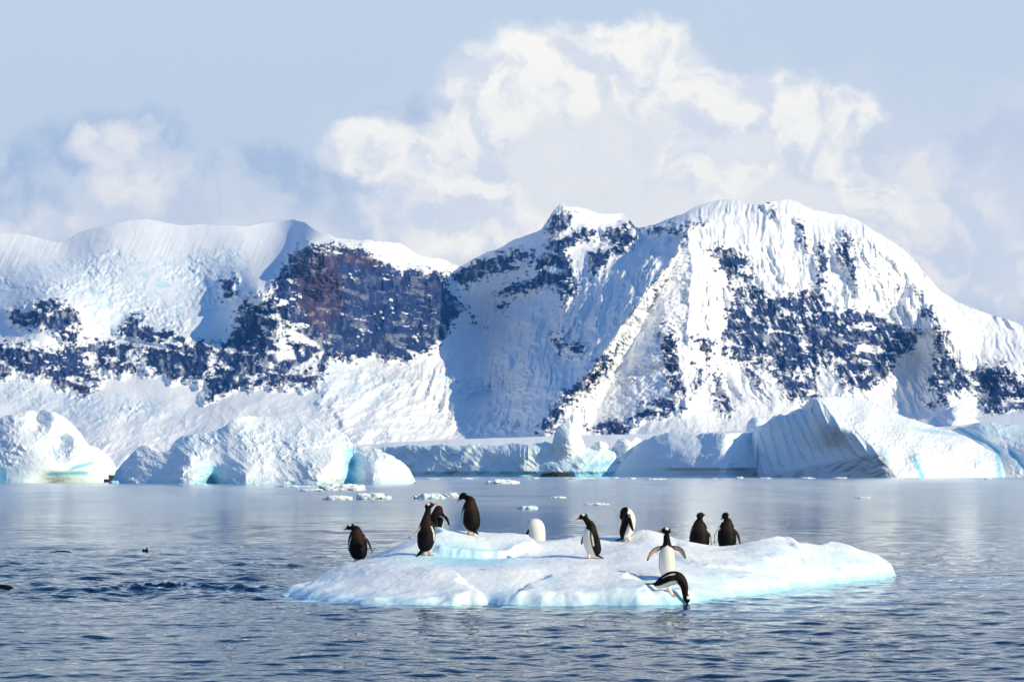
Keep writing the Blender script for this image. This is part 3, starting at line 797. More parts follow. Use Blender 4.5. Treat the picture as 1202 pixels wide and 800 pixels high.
# rough berg left of the middle
def rough_blue(U, V):
    a = np.exp(-((U - 412) / 9.0) ** 2) * sstep(518, 530, V)
    b = np.exp(-((U - 250) / 17.0) ** 2) * sstep(540, 550, V)
    c = np.exp(-((U - 140) / 7.0) ** 2) * sstep(545, 555, V)
    d = np.exp(-((U - 213) / 9.0 + (V - 520) / 12) ** 2) * sstep(532, 520, V) * 0.5
    return 0.02 + 0.8 * a + 0.75 * b + 0.7 * c + d + 0.22 * sstep(0.0, 0.6, fbm((U + V) / 18, (V - U * 0.3) / 10, 4.0, 4)) + 0.3 * sstep(559, 565, V)


o = relief_berg('rough_iceberg', [(132, 564), (136, 553), (142, 545), (150, 537), (157, 529), (165, 523), (172, 522), (180, 528), (190, 531), (199, 528), (206, 517), (213, 512), (225, 510), (240, 508), (252, 505), (264, 500), (270, 494),
                                  (276, 489.5), (284, 488), (300, 488.5), (320, 490), (340, 489), (355, 489), (370, 493), (385, 498), (395, 504), (405, 510), (411, 519), (418, 522), (430, 523), (445, 528), (458, 534), (470, 541), (479, 549), (484, 560), (486, 566)], 567,
                [(132, 570, 366), (160, 570, 358), (190, 570, 352), (205, 570, 347), (230, 570, 346), (250, 570, 352), (270, 570, 345), (310, 570, 342), (350, 570, 341), (390, 570, 343), (412, 570, 352), (430, 570, 344), (460, 570, 345), (486, 570, 352),
                 (140, 545, 371), (165, 526, 370), (180, 548, 360), (200, 530, 363), (215, 514, 366), (225, 540, 352), (250, 507, 366), (250, 540, 353), (274, 492, 366), (300, 492, 371), (350, 492, 373), (300, 515, 358), (350, 520, 355), (330, 545, 347), (380, 500, 368), (375, 530, 350), (400, 512, 364), (395, 545, 347),
                 (412, 545, 358), (418, 525, 361), (432, 545, 350), (445, 530, 358), (470, 545, 355), (290, 540, 348), (260, 520, 358)], 30, lumps(1.05, 10.5, 2), rough_blue, seed=10.0, rows=190)
tag(o, 'broad lumpy white iceberg with blue hollows left of the ice cliff', 'iceberg', 'icebergs across the bay')


def left_blue(U, V):
    e = interp([(0, 562), (60, 557), (112, 543)], U)
    band = np.exp(-((V - (556.5 - (U - 60) * 0.03)) / 2.3) ** 2) * sstep(50, 60, U) * sstep(106, 100, U)
    band2 = np.exp(-((V - (548 - (U - 90) * 0.28)) / 2.2) ** 2) * sstep(78, 86, U) * sstep(113, 108, U)
    st = sstep(540, 556, V) * sstep(30, 22, U) * sstep(-0.1, 0.4, fbm(U / 5, V / 30, 6.0, 3))
    cracks = np.exp(-((U - 64 - 0.35 * (V - 530)) / 1.6) ** 2) * sstep(518, 524, V) * sstep(545, 540, V) + np.exp(-((V - 514 + 0.02 * (U - 60)) / 2.0) ** 2) * sstep(46, 56, U) * sstep(78, 72, U)
    return 0.01 + 0.22 * sstep(538, 556, V) + 0.95 * band + 0.9 * band2 + 0.8 * st + 0.6 * cracks


o = relief_berg('undercut_iceberg', [(-70, 560), (-60, 520), (-30, 500), (-10, 494), (5, 489), (15, 485), (25, 484), (32, 482), (45, 481), (58, 482), (63, 486), (66, 495), (71, 503), (80, 509), (87, 516), (92, 520), (101, 522), (108, 525), (112, 531), (115, 539), (118, 549), (122, 562)], 565,
                [(-70, 569, 395), (-30, 569, 380), (0, 569, 375), (30, 569, 374), (60, 569, 377), (122, 569, 388), (-60, 525, 400), (-20, 500, 398), (0, 520, 386), (30, 500, 390), (35, 484, 396), (45, 495, 395), (58, 484, 394), (60, 505, 388), (40, 520, 382), (20, 540, 378), (60, 540, 377), (90, 540, 379), (85, 520, 386), (110, 530, 388), (72, 515, 392), (105, 545, 384)],
                40, lambda U, V: lumps(0.8, 8, 7)(U, V) * (0.15 + 0.85 * sstep(553, 538, V)) + 0.5 * left_blue(U, V) * sstep(540, 546, V) * sstep(50, 60, U), left_blue, seed=11.0, rows=170)
tag(o, 'white iceberg at the left edge with turquoise undercut bands at its foot', 'iceberg', 'icebergs across the bay')

o = relief_berg('blue_iceberg', [(104, 558), (108, 554), (113, 550), (118, 547), (124, 548), (129, 549), (131, 552), (132, 557)], 556, [(104, 558, 405), (118, 558, 398), (132, 558, 402), (118, 547, 403)], 6, lumps(0.4, 8, 3), lambda U, V: 1.0 + 0 * U, seed=12.0, rows=30)  # full blue stands in for shade, put into the ice colour
tag(o, 'small shaded blue ice hump between the two left-hand icebergs', 'iceberg')
o = relief_berg('shore_dark', [(100, 560.5), (104, 558.5), (112, 558), (120, 558), (128, 557), (136, 557.5), (140, 560.5)], 561, [(100, 563, 396), (120, 563, 392), (140, 563, 396), (120, 559, 393)], 4, lambda U, V: 0.6 * fbm(U / 4, V / 2, 1.0, 3), seed=13.0, rows=20, mat=m_shore)
tag(o, 'low dark rock ledge at the waterline between the two left-hand icebergs', 'rock')


# ------------------------------------------------------------------ drifting ice
def growler(px, py, wpx, hpx, label, blue=0.12, seed=1.0, spread=1.0, flat=0.0):
    Dw = F * CAMH / (py - HY)
    c = at(px, py, Dw)
    a = wpx / 2 * Dw / F; hh = hpx * Dw / F
    nu_, nv_ = 72, 26
    th = np.linspace(0, 2 * np.pi, nu_, endpoint=False)[None]; ph = np.linspace(-0.5, np.pi / 2, nv_)[:, None]
    x = np.cos(ph) ** 0.8 * np.cos(th); y = np.cos(ph) ** 0.8 * np.sin(th); z = np.sin(ph) + 0 * th
    n = fbm(x * 1.7 + seed, y * 1.7, z * 1.7 + seed, 4)
    n2 = fbm(x * 4 + seed, y * 4, z * 2, 4)
    r = 1 + 0.22 * n
    hz = np.where(z > 0, z * (1 - flat * 0.5) + 0.35 * n2 * np.cos(ph) * (z > 0) + 0.35 * n * (z > 0), z)
    V = np.stack([x * a * r, y * a * r * spread, np.where(hz > 0, hz * hh, hz * hh * 0.8)], -1)
    o = link('ice_floe', mesh_from('ice_floe', V, grid_quads(nv_, nu_, True), dict(blue=np.clip(blue + 0.5 * sstep(0.25, 0.0, z), 0, 1), dirt_dark=0 * z)), m_berg)
    o.location = (c[0], c[1], 0)
    tag(o, label, 'ice floe', 'small ice pieces adrift in the bay')


GROW = [
    (404, 575, 50, 8, 'white two-humped ice piece adrift in front of the lumpy iceberg', 0.05, 1.0),
    (365, 576, 30, 3, 'low grey-white sliver of ice left of the two-humped ice piece', 0.12, 2.0),
    (397, 586, 33, 5.5, 'smooth white oval ice piece, left one of the nearest pair', 0.03, 3.3),
    (437, 585.5, 38, 7.5, 'smooth white oval ice piece, right and larger one of the nearest pair', 0.03, 4.4),
    (505, 585, 34, 7, 'ragged blue-white ice piece behind the upright penguin with raised bill', 0.2, 5.1),
    (530, 583, 18, 5, 'small ragged ice piece beside the head of the bowing penguin', 0.15, 6.7),
    (590, 567.5, 40, 5, 'broken strip of white ice adrift below the middle of the ice cliff', 0.12, 7.2),
    (655, 584, 18, 2.2, 'thin flat ice sliver adrift above the walking penguin', 0.05, 8.8),
    (700, 592, 28, 2.5, 'flat pale ice sliver above the preening penguin', 0.08, 9.3),
    (619, 597, 26, 4, 'faint bluish ice piece just under the water behind the floe crest', 0.4, 10.1),
    (1013, 584.5, 17, 2.0, 'lone thin ice sliver adrift in front of the furrowed iceberg', 0.05, 11.9),
    (898, 561.8, 16, 1.8, 'flat scrap of ice at the left foot of the furrowed iceberg', 0.05, 12.4),
    (1020, 559.5, 64, 4, 'long white raft of broken ice at the foot of the furrowed iceberg', 0.05, 13.4),
    (1108, 559.3, 40, 4.5, 'lumpy brash ice at the foot of the pitted iceberg side', 0.08, 14.8),
    (680, 561.8, 36, 2.0, 'thin ragged ice strip adrift below the sea-level black cave', 0.12, 15.3),
    (475, 563.5, 22, 3.0, 'white crumb of ice at the right foot of the lumpy iceberg', 0.08, 16.7),
    (134, 567.5, 11, 4.0, 'small dark blue ice lump in front of the low rock ledge', 0.75, 17.2),
    (152, 566.0, 24, 3.0, 'flat white ice scrap at the left foot of the lumpy iceberg', 0.08, 18.5),
    (345, 571, 44, 1.8, 'long thin ice strip along the foot of the lumpy iceberg', 0.1, 19.1),
    (770, 562.5, 24, 1.6, 'thin ice strip adrift in front of the domed iceberg', 0.1, 20.3),
]
_r = random.Random(5)
BRASH = [(460, 'first crumb of brash ice from the left along the ice cliff'), (508, 'white brash crumb under the left third of the ice cliff'), (548, 'small brash lump near the middle of the ice cliff foot'), (628, 'brash scrap just left of the black waterline cave'),
         (722, 'brash scrap below the twin-peaked ice block'), (742, 'white crumb at the left foot of the domed iceberg'), (838, 'white crumb under the dark undercut of the domed iceberg'), (868, 'small brash lump under the right side of the domed iceberg'),
         (948, 'brash scrap below the grooves of the furrowed iceberg'), (985, 'white crumb left of the long ice raft'), (1160, 'brash scrap below the turquoise cracks at the right'), (300, 'white crumb at the middle of the lumpy iceberg foot'), (236, 'small scrap below the blue hollow of the lumpy iceberg')]
for bx, bl in BRASH:
    GROW.append((bx, (568.6 if bx < 420 else 561.0) + _r.uniform(0, 1.2), _r.uniform(7, 18), _r.uniform(1.0, 2.2), bl, 0.08, _r.uniform(20, 90)))
for g in GROW:
    growler(g[0], g[1], g[2], g[3], g[4], g[5], g[6], spread=0.7, flat=0.3)

# ------------------------------------------------------------------ the penguins' ice floe
def pxz(px, py, D):
    return tuple(at(px, py, D))


OUT_FRONT = [(341, 696.5), (350, 700), (365, 703), (390, 705.5), (420, 707.5), (460, 709), (500, 709.5), (540, 709), (575, 708), (600, 709.5), (640, 710), (700, 710), (750, 710.5), (790, 709.5), (815, 707), (835, 704), (870, 700), (905, 695.5),
             (940, 690), (965, 686), (985, 684), (1010, 681.5), (1035, 679.5), (1049, 676.5)]
outline = [tuple(at(px, py, F * CAMH / (py - HY))[:2]) for px, py in OUT_FRONT]
outline += [(6.95, 46.2), (6.4, 47.3), (5.0, 47.9), (3.4, 47.4), (1.8, 46.6), (0.0, 45.9), (-1.2, 45.2), (-2.0, 44.0), (-2.75, 43.4), (-3.15, 42.3), (-3.2, 41.2), (-3.5, 40.3), (-3.55, 39.6)]
CTRL = [  # (px, py, D) points the surface passes through
    (360, 690, 39.2), (372, 676, 40.4), (395, 664, 40.9), (420, 659, 40.9), (445, 647, 42.4), (470, 641, 42.8), (400, 690, 38.0), (430, 680, 38.4), (470, 690, 37.2), (500, 680, 37.6), (540, 690, 36.9), (450, 664, 39.6), (480, 655, 40.1),
    (500, 651, 40.4), (520, 655, 40.2), (545, 664, 39.5), (570, 658, 40.2), (600, 655, 40.6), (560, 672, 38.2), (600, 668, 38.4), (640, 664, 38.8), (600, 690, 36.8), (660, 690, 36.6), (720, 690, 36.7), (760, 692, 36.6),
    (490, 632, 43.2), (512, 625, 42.0), (530, 628.5, 41.9), (552, 632, 41.8), (580, 636, 41.6), (610, 640, 41.5), (575, 646, 41.3), (540, 642, 41.2), (520, 640, 41.2), (620, 637, 42.8), (645, 635, 42.9), (690, 632, 42.9), (690, 645, 41.8), (670, 655, 40.6),
    (693, 657.5, 40.4), (650, 650, 41.2), (720, 652, 40.8), (738, 637, 42.8), (752, 625, 43.0), (765, 632, 42.6), (740, 630, 43.6), (745, 645, 41.6), (760, 660, 39.4), (720, 670, 38.4), (750, 676, 37.8), (783, 672, 38.0), (788, 693, 36.5), (800, 690, 36.9),
    (790, 652, 40.6), (820, 643.5, 42.4), (852, 644.5, 42.6), (880, 640, 43.0), (905, 635, 43.4), (918, 631.5, 43.6), (930, 640, 43.6), (945, 644, 44.0), (820, 660, 40.2), (850, 665, 39.9), (880, 665, 40.4), (900, 655, 41.6), (920, 655, 41.8), (860, 685, 38.2), (900, 682, 39.2),
    (935, 665, 41.4), (950, 660, 42.4), (955, 673, 41.4), (960, 640, 45.0), (980, 639, 45.2), (1000, 642, 45.2), (1015, 651, 45.2), (1035, 660, 45.2), (985, 660, 43.8), (1010, 668, 43.6), (975, 672, 42.4), (1035, 669, 44.8), (830, 690, 37.8), (700, 705 - 25, 37.6), (640, 680, 37.6),
]
cp = [pxz(*c_) for c_ in CTRL]
cp += [(-1.5, 44.3, 0.25), (0, 45.0, 0.30), (1.8, 45.6, 0.32), (3.4, 46.0, 0.32), (0.44, 44.2, 0.40), (3.15, 43.7, 0.42), (3.7, 43.8, 0.44), (-1.22, 42.8, 0.70), (-1.1, 43.6, 0.5), (-2.45, 41.7, 0.34), (5, 46.9, 0.36), (-2.6, 42.8, 0.35), (6.3, 46.6, 0.2)]
floe_tps = TPS(cp, lam=1e-5)


LEDGES = [  # (corners as px, py, D), rise, edge softness
    ([(507, 643, 41.0), (506, 629, 42.3), (560, 634, 42.5), (622, 640, 42.5), (632, 642, 41.5), (600, 648, 41.0), (570, 650, 40.8), (535, 648, 40.8)], 0.085, 0.07),
    ([(600, 712, 35.6), (612, 690, 36.9), (645, 676, 37.8), (700, 668, 38.2), (740, 673, 37.8), (765, 690, 36.7), (770, 712, 35.6)], 0.075, 0.10),
    ([(330, 700, 38.4), (376, 678, 39.8), (440, 668, 39.5), (470, 672, 38.8), (540, 682, 37.6), (580, 712, 35.5), (400, 712, 35.5)], 0.07, 0.10),
    ([(916, 630, 43.9), (950, 640, 45.0), (1000, 636, 46.0), (1050, 662, 46.2), (1050, 690, 42.0), (985, 680, 42.6), (955, 668, 42.2), (935, 650, 42.9)], 0.065, 0.09),
    ([(776, 650, 41.0), (800, 641, 42.6), (880, 640, 43.4), (925, 634, 43.9), (940, 652, 42.8), (900, 668, 40.4), (830, 668, 39.6)], 0.05, 0.16),
]


def floe_base(x, y):
    x = np.asarray(x, float); y = np.asarray(y, float)
    sd = -poly_sd(outline, x + 0.10 * fbm(x / 0.7, y / 0.7, 1.0, 4), y + 0.16 * fbm(x / 0.8, y / 0.8, 5.0, 4))
    zi = tps_grid(floe_tps, x, y, 0.08) if x.size > 2000 else floe_tps(x, y)
    wob = 0.16 * fbm(x / 0.6, y / 0.7, 11.0, 4); wob2 = 0.25 * fbm(x / 0.7, y / 0.9, 14.0, 4)
    for corners, rise, soft in LEDGES:
        pl = [tuple(at(*c_)[:2]) for c_ in corners]
        dd = -poly_sd(pl, x + wob, y + wob2)
        zi = zi + 1.55 * rise * (sstep(-soft, soft, dd) - 0.6 * sstep(-0.7, 0.7, dd))
    zi = np.clip(zi, 0.1, 1.0)
    prof = 1 - np.exp(-np.clip(sd, 0, 9) / (0.05 + 0.16 * sstep(-0.4, 0.5, fbm(x / 0.9, y / 0.9, 31.0, 3))))
    zin = -0.03 + (zi + 0.03) * prof
    zout = -0.012 - 0.035 * np.clip(-sd, 0, 9) + 0.02 * fbm(x / 0.5, y / 0.9, 21.0, 3)
    return np.where(sd > 0, zin, zout), sd


def floe_height(x, y):
    z, _ = floe_base(np.array([x]), np.array([y])); return float(z[0])


gx = np.arange(-5.8, 9.2, 0.024); gy = np.arange(33.4, 50.2, 0.03)
GX, GY = np.meshgrid(gx, gy)
Z, SD = floe_base(GX, GY)
amp = sstep(-0.3, 0.25, SD)
drape = fbm(GX / 1.7, GY / 2.0, 3.0, 3, 0.42)
n_mid = fbm(GX / 0.42 + 0.5 * drape, GY / 0.5, 6.0, 5, 0.55)
facet = worley(GX / 0.55 + 0.4 * drape, GY / 0.75, 5)
edge_zone = sstep(1.3, 0.15, SD)
Z2 = Z + amp * (0.060 * drape + 0.008 * n_mid + 0.010 * ridged(GX / 0.9 + 0.4 * drape, GY / 1.5, 2.0, 3) * amp + (0.05 * edge_zone + 0.006) * (facet - 0.5) + 0.006 * fbm(GX / 0.08, GY / 0.1, 4.0, 3))
Z2 = np.where(SD < 0, np.minimum(Z2, 0.012), Z2)
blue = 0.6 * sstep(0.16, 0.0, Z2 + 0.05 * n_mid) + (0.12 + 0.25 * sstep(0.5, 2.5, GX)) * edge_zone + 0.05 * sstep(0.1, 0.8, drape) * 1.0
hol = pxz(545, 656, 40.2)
blue = blue + 0.95 * np.exp(-((GX - hol[0]) / 0.95) ** 2 - ((GY - hol[1]) / 1.0) ** 2)  # bluish shading of the hollow put into the ice colour
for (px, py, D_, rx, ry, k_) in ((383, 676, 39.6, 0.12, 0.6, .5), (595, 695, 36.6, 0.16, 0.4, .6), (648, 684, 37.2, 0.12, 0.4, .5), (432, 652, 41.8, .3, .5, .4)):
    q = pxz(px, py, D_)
    blue = blue + k_ * np.exp(-((GX - q[0]) / rx) ** 2 - ((GY - q[1]) / ry) ** 2)  # blue shading of gullies and left shadow area painted into the ice
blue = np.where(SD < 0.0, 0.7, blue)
stain = 0 * GX
for (px, py, D_, r_) in ((567, 669, 38.5, 0.045), (744, 677, 37.8, 0.05), (752, 675, 37.9, 0.035)):
    q = pxz(px, py, D_)
    stain = np.maximum(stain, 0.8 * np.exp(-((GX - q[0]) / r_) ** 2 - ((GY - q[1]) / (r_ * 3)) ** 2))
A = np.stack([GX, GY, Z2], -1)
keep = SD > -0.3 - 1.9 * sstep(1.0, 3.0, GX) - 0.5 * fbm(GX / 1.3, GY / 1.3, 9.0, 3)
q = grid_quads(len(gy), len(gx))
kq = keep.ravel()[q].all(1)
q = q[kq]
used = np.unique(q); remap = np.full(GX.size, -1, np.int64); remap[used] = np.arange(len(used))
floe = link('ice_floe', mesh_from('ice_floe', A.reshape(-1, 3)[used], remap[q], dict(blue=np.clip(blue, 0, 1).ravel()[used], dirt_dark=stain.ravel()[used])), m_floe)
tag(floe, 'large low blue-white ice floe carrying the group of penguins', 'ice floe')

# ------------------------------------------------------------------ sea
ys = [16.0]
while ys[-1] < 9000:
    y = ys[-1]
    ys.append(y + max(0.035, min(0.36 * y * y / (F * CAMH), 400)))
ys = np.array(ys); ys = ys[ys < 900]
ys = np.concatenate([ys, [1000, 1200, 1600, 2200, 3000, 3600, 4300, 9300]])
ta = np.concatenate([np.linspace(-1.2, -0.27, 60)[:-1], np.linspace(-0.27, 0.27, 1240), np.linspace(0.27, 1.2, 60)[1:]])
na = len(ta)
WY = np.broadcast_to(ys[:, None], (len(ys), na)); WX = ta[None] * WY
WX = WX.copy(); WX[-8:] = (ta / 1.2)[None] * np.array([1250, 1450, 1900, 2600, 3300, 3900, 4400, 4800])[:, None]
dist = WY
pxu = 601 + F * WX / WY; pyv = HY + F * CAMH / WY
patch = fbm(WX / 9.0, WY / 22.0, 2.0, 3)
calm = sstep(50, 78, WY + 6 * patch)                          # glassy far water
left_rough = sstep(360, 300, pxu + 40 * patch) * sstep(66, 62, WY + 0.8 * patch) * sstep(34, 40, WY)
A1 = lerp(1.05, 0.75, calm) + 1.3 * left_rough
A1 = A1 * (1 + 0.35 * patch)
lod = lambda lam: sstep(0.9, 2.2, lam / (0.36 * WY * WY / (F * CAMH)))     # fade ripples the mesh cannot carry
dx_, dy_ = 0.25 * fbm(WX / 3, WY / 3, 3.3, 2), 0.25 * fbm(WX / 3, WY / 3, 8.3, 2)
hgt = 0.030 * perlin((WX + dx_) / 1.2, (WY + dy_) / 0.85, 1.0) * lod(1.0)
hgt = hgt + 0.020 * perlin((WX + dy_) / 0.52 + 0.2 * WY, (WY + dx_) / 0.38, 2.0) * lod(0.4)
hgt = hgt + 0.011 * perlin(WX / 0.26 - 0.3 * WY, WY / 0.19, 3.0) * lod(0.2)
hgt = hgt + 0.0045 * perlin(WX / 0.17, WY / 0.13, 4.0) * lod(0.13)
hgt = hgt * A1 + 0.02 * perlin(WX / 6, WY / 3.3, 5.0) * lod(3.0) * lerp(1, .5, calm)
# wakes of the swimming birds
for (px, py, wpx, hh) in ((190, 690, 130, .10), (300, 663, 60, .07), (60, 648, 60, .05), (330, 664, 50, .05), (140, 692, 90, .06)):
    Dw = F * CAMH / (py - HY); c0 = at(px, py, Dw)
    e = np.exp(-((WX - c0[0]) / (wpx * Dw / F)) ** 2 - ((WY - c0[1]) / 0.28) ** 2)
    hgt = hgt + e * hh * (0.55 + 0.9 * fbm(WX / 0.25, WY / 0.2, 6.0, 3))
rough = lerp(0.03, 0.16, sstep(38, 160, WY)) * (1 + 0.3 * patch)
ripple = lerp(0.7, 0.30, sstep(45, 80, WY)) + 0.3 * left_rough
ripple = ripple * sstep(600, 150, WY)
Wp = np.stack([WX, WY, hgt], -1)
sea = link('sea_water', mesh_from('sea_water', Wp, grid_quads(len(ys), na), dict(rough=rough, ripple=ripple)), m_water)
tag(sea, kind='structure')
bedv = np.array([(-4900, -150, -6), (4900, -150, -6), (4900, 9400, -6), (-4900, 9400, -6)], float)
bed = link('sea_bed_ground', mesh_from('sea_bed_ground', bedv, np.array([(0, 1, 2, 3)])), m_bed)
tag(bed, kind='structure')

# ------------------------------------------------------------------ penguins
BLACK = np.array((0.0035, 0.003, 0.003)); BROWN = np.array((0.026, 0.014, 0.008)); WHITE = np.array((0.80, 0.77, 0.70)); ORANGE = np.array((0.72, 0.16, 0.05))
FOOT = np.array((0.75, 0.25, 0.14)); PINK = np.array((0.42, 0.26, 0.22)); HORN = np.array((0.03, 0.012, 0.01))


def catmull(P, n):
    P = np.array(P, float); m = len(P)
    Q = np.concatenate([[2 * P[0] - P[1]], P, [2 * P[-1] - P[-2]]])
    t = np.linspace(0, m - 1 - 1e-6, n); i = t.astype(int); f = (t - i)[:, None]
    a, b, c, d = Q[i], Q[i + 1], Q[i + 2], Q[i + 3]
    return 0.5 * (2 * b + (c - a) * f + (2 * a - 5 * b + 4 * c - d) * f ** 2 + (3 * b - a - 3 * c + d) * f ** 3)


def norm(v): return v / (np.linalg.norm(v, axis=-1, keepdims=True) + 1e-12)


class Builder:
    def __init__(s): s.V, s.F, s.C, s.n = [], [], [], 0
    def add(s, V, quads, C):
        s.V.append(V.reshape(-1, 3)); s.F += [tuple(int(x) + s.n for x in f) for f in quads]; s.C.append(C.reshape(-1, 3)); s.n += V.reshape(-1, 3).shape[0]
    def tube(s, path, ra, rb, side, color, n=26, seg=24, flat=None):
        """closed tube; ra = half size along `side`, rb = half size across it; color(t, phi) -> rgb; phi 0 = front"""
        pts = catmull(np.column_stack([np.array(path, float), ra, rb]), n)
        c, a, b = pts[:, :3], np.maximum(pts[:, 3], 1e-4), np.maximum(pts[:, 4], 1e-4)
        T = norm(np.gradient(c, axis=0))
        S = np.array(side, float)
        S = norm(S[None] - (T @ S)[:, None] * T) if S.ndim == 1 else norm(S)
        Fd = np.cross(S, T)                  # 'front' direction
        ph = np.linspace(0, 2 * np.pi, seg, endpoint=False)
        V = c[:, None] + Fd[:, None] * (np.cos(ph)[None, :, None] * b[:, None, None]) + S[:, None] * (np.sin(ph)[None, :, None] * a[:, None, None])
        tt = np.linspace(0, 1, n)
        C = np.array([[color(t, (p + np.pi) % (2 * np.pi) - np.pi) for p in ph] for t in tt])
        q = [tuple(x) for x in grid_quads(n, seg, True)]
        caps = [tuple(range(seg))[::-1], tuple(range((n - 1) * seg, n * seg))]
        s.add(V, q + caps, C)


def penguin(label, px, py, D, heading, spine, head, gaze, flippers, tail, feet, scale=1.0, lift=0.0, group='penguins on the ice floe', on_floe=True, white_to=0.72, whiteness=1.35, voxel=0.0052, roll=0.0, name='penguin', crown=True):
    """spine: (forward, up, side, half width, half depth) from rump to neck; head: centre; gaze: unit-ish direction; all in the bird's own frame"""
    B = Builder()
    path = [(p[0], p[2], p[1]) for p in spine]
    nsp = len(spine)

    def body_col(t, phi):
        wlim = whiteness * (0.95 if t < 0.12 else 1.0) * float(sstep(white_to + 0.02, white_to - 0.14, t))
        if abs(phi) < wlim: return WHITE * (1.0 if t > 0.1 else 0.95)
        k = 0.5 + 0.5 * math.cos((abs(phi) - math.pi) * 1.4)
        return lerp(BLACK, BROWN, k * float(sstep(0.40, 0.62, t)) * float(sstep(0.95, 0.72, t)) * 0.9)  # brown sunlit sheen painted on the upper back
    B.tube(path, [p[3] for p in spine], [p[4] for p in spine], (0, 1, 0), body_col, n=44, seg=36)
    # head
    h = np.array((head[0], head[2], head[1])); g = norm(np.array((gaze[0], gaze[2], gaze[1]), float))
    upv = np.array((0, 0, 1.0)); sd = np.cross(upv, g)
    if np.linalg.norm(sd) < 0.2: sd = np.array((0, 1.0, 0))
    sd = norm(sd); uv = np.cross(g, sd)
    L = 0.072
    hp = [h + g * a + uv * b for a, b in ((-0.075, -0.006), (-0.055, 0.0), (-0.02, 0.004), (0.02, 0.002), (0.05, -0.008), (0.066, -0.012))]
    hr = [0.012, 0.040, 0.051, 0.046, 0.028, 0.014]; hw = [0.012, 0.040, 0.047, 0.042, 0.024, 0.013]

    def head_col(t, phi):
        # phi 0 is 'front' of tube = below or above: handled by coordinates afterwards
        return BLACK
    n0 = B.n
    B.tube(hp, hw, hr, tuple(sd), head_col, n=22, seg=28)
    Vh = B.V[-1]; rel = Vh - h
    fx, uz, sx = rel @ g, rel @ uv, np.abs(rel @ sd)
    Ch = np.tile(BLACK, (len(Vh), 1))
    patch = (fx > -0.026) & (fx < 0.016) & (uz > 0.017 + 0.30 * np.abs(fx)) & (sx > 0.006)
    if crown: Ch[patch] = WHITE
    eye = ((fx - 0.022) ** 2 + (uz - 0.014) ** 2 < 0.006 ** 2)
    Ch[eye] = HORN
    B.C[-1] = Ch
    # bill
    bp = [h + g * a + uv * b for a, b in ((0.040, -0.010), (0.070, -0.012), (0.098, -0.015), (0.122, -0.022))]
    B.tube(bp, [0.016, 0.013, 0.010, 0.004], [0.020, 0.016, 0.012, 0.005], tuple(sd), lambda t, p: BLACK, n=14, seg=14)
    rel = B.V[-1] - h
    fx, uz = rel @ g, rel @ uv
    B.C[-1] = np.where(((uz > 0.001 - 0.10 * (fx - 0.04)) | (fx > 0.116))[:, None], HORN * 2.2, ORANGE)
    # flippers: (root, mid, tip, outward normal, show_inner)
    for fp in flippers:
        pts = np.array([(q[0], q[2], q[1]) for q in fp[:3]], float); nrm = norm(np.array((fp[3][0], fp[3][2], fp[3][1]), float))
        mid = catmull(pts, 9)
        tang = norm(pts[2] - pts[0]); wd = norm(np.cross(nrm, tang))
        prof_w = np.array([0.022, 0.034, 0.040, 0.041, 0.040, 0.037, 0.032, 0.024, 0.008]); prof_t = np.array([0.015, 0.012, 0.010, 0.009, 0.0085, 0.008, 0.0075, 0.007, 0.005])
        wsign = fp[4] if len(fp) > 4 else 1
        n1 = len(B.V)
        B.tube(mid, prof_w, prof_t, tuple(wd), lambda t, p: BLACK, n=24, seg=20)
        V = B.V[-1].reshape(24, 20, 3); ctr = V.mean(1, keepdims=True)
        a = ((V - ctr) @ nrm); bb = ((V - ctr) @ wd)
        wmax = np.abs(bb).max(1, keepdims=True) + 1e-6
        trail = (bb * wsign / wmax) > 0.62
        inner = a < -0.002
        C = np.tile(BLACK, (24, 20, 1))
        C[inner] = PINK * 1.15
        rim = inner & (np.abs(bb / wmax) > 0.75)
        C[rim] = BLACK
        C[trail & ~inner] = WHITE
        C[trail & inner] = WHITE
        tt = np.linspace(0, 1, 24)[:, None] + np.zeros((1, 20))
        C[tt > 0.90] = BLACK
        C[(tt < 0.10)] = BLACK
        B.C[-1] = C.reshape(-1, 3)
    # tail
    if tail:
        a = np.array((tail[0][0], tail[0][2], tail[0][1]), float); b = np.array((tail[1][0], tail[1][2], tail[1][1]), float)
        B.tube([a, lerp(a, b, .33), lerp(a, b, .7), b], [0.040, 0.036, 0.028, 0.012], [0.024, 0.014, 0.009, 0.005], (0, 1, 0), lambda t, p: BLACK, n=16, seg=16)
    # legs and webbed feet
    for ft in feet:
        fx_, sy_, fz_ = ft[0], ft[1], ft[2]
        yaw = ft[3] if len(ft) > 3 else 0.0
        pit = ft[4] if len(ft) > 4 else 0.0
        hip = np.array(ft[5], float) if len(ft) > 5 else np.array((fx_ - 0.02, sy_, fz_ + 0.11))
        ank = np.array((fx_, sy_, fz_ + 0.018))
        B.tube([hip, lerp(hip, ank, .55), ank], [0.034, 0.024, 0.015], [0.036, 0.024, 0.015], (0, 1, 0), lambda t, p: WHITE if t < 0.55 else FOOT, n=12, seg=14)
        dr = np.array((math.cos(yaw) * math.cos(pit), math.sin(yaw) * math.cos(pit), math.sin(pit)))
        sdv = np.array((-math.sin(yaw), math.cos(yaw), 0.0)); upf = np.cross(dr, sdv)
        for k in (-1, 0, 1):     # three toes joined by the web
            d = norm(dr + sdv * 0.38 * k)
            ln = 0.098 if k == 0 else 0.086
            st = ank - upf * 0.008 - dr * 0.022
            B.tube([st, st + d * ln * .4, st + d * ln * .8, st + d * ln], [0.015, 0.013, 0.011, 0.005], [0.011, 0.009, 0.008, 0.004], tuple(sdv), lambda t, p: FOOT if t < 0.93 else HORN, n=10, seg=12)
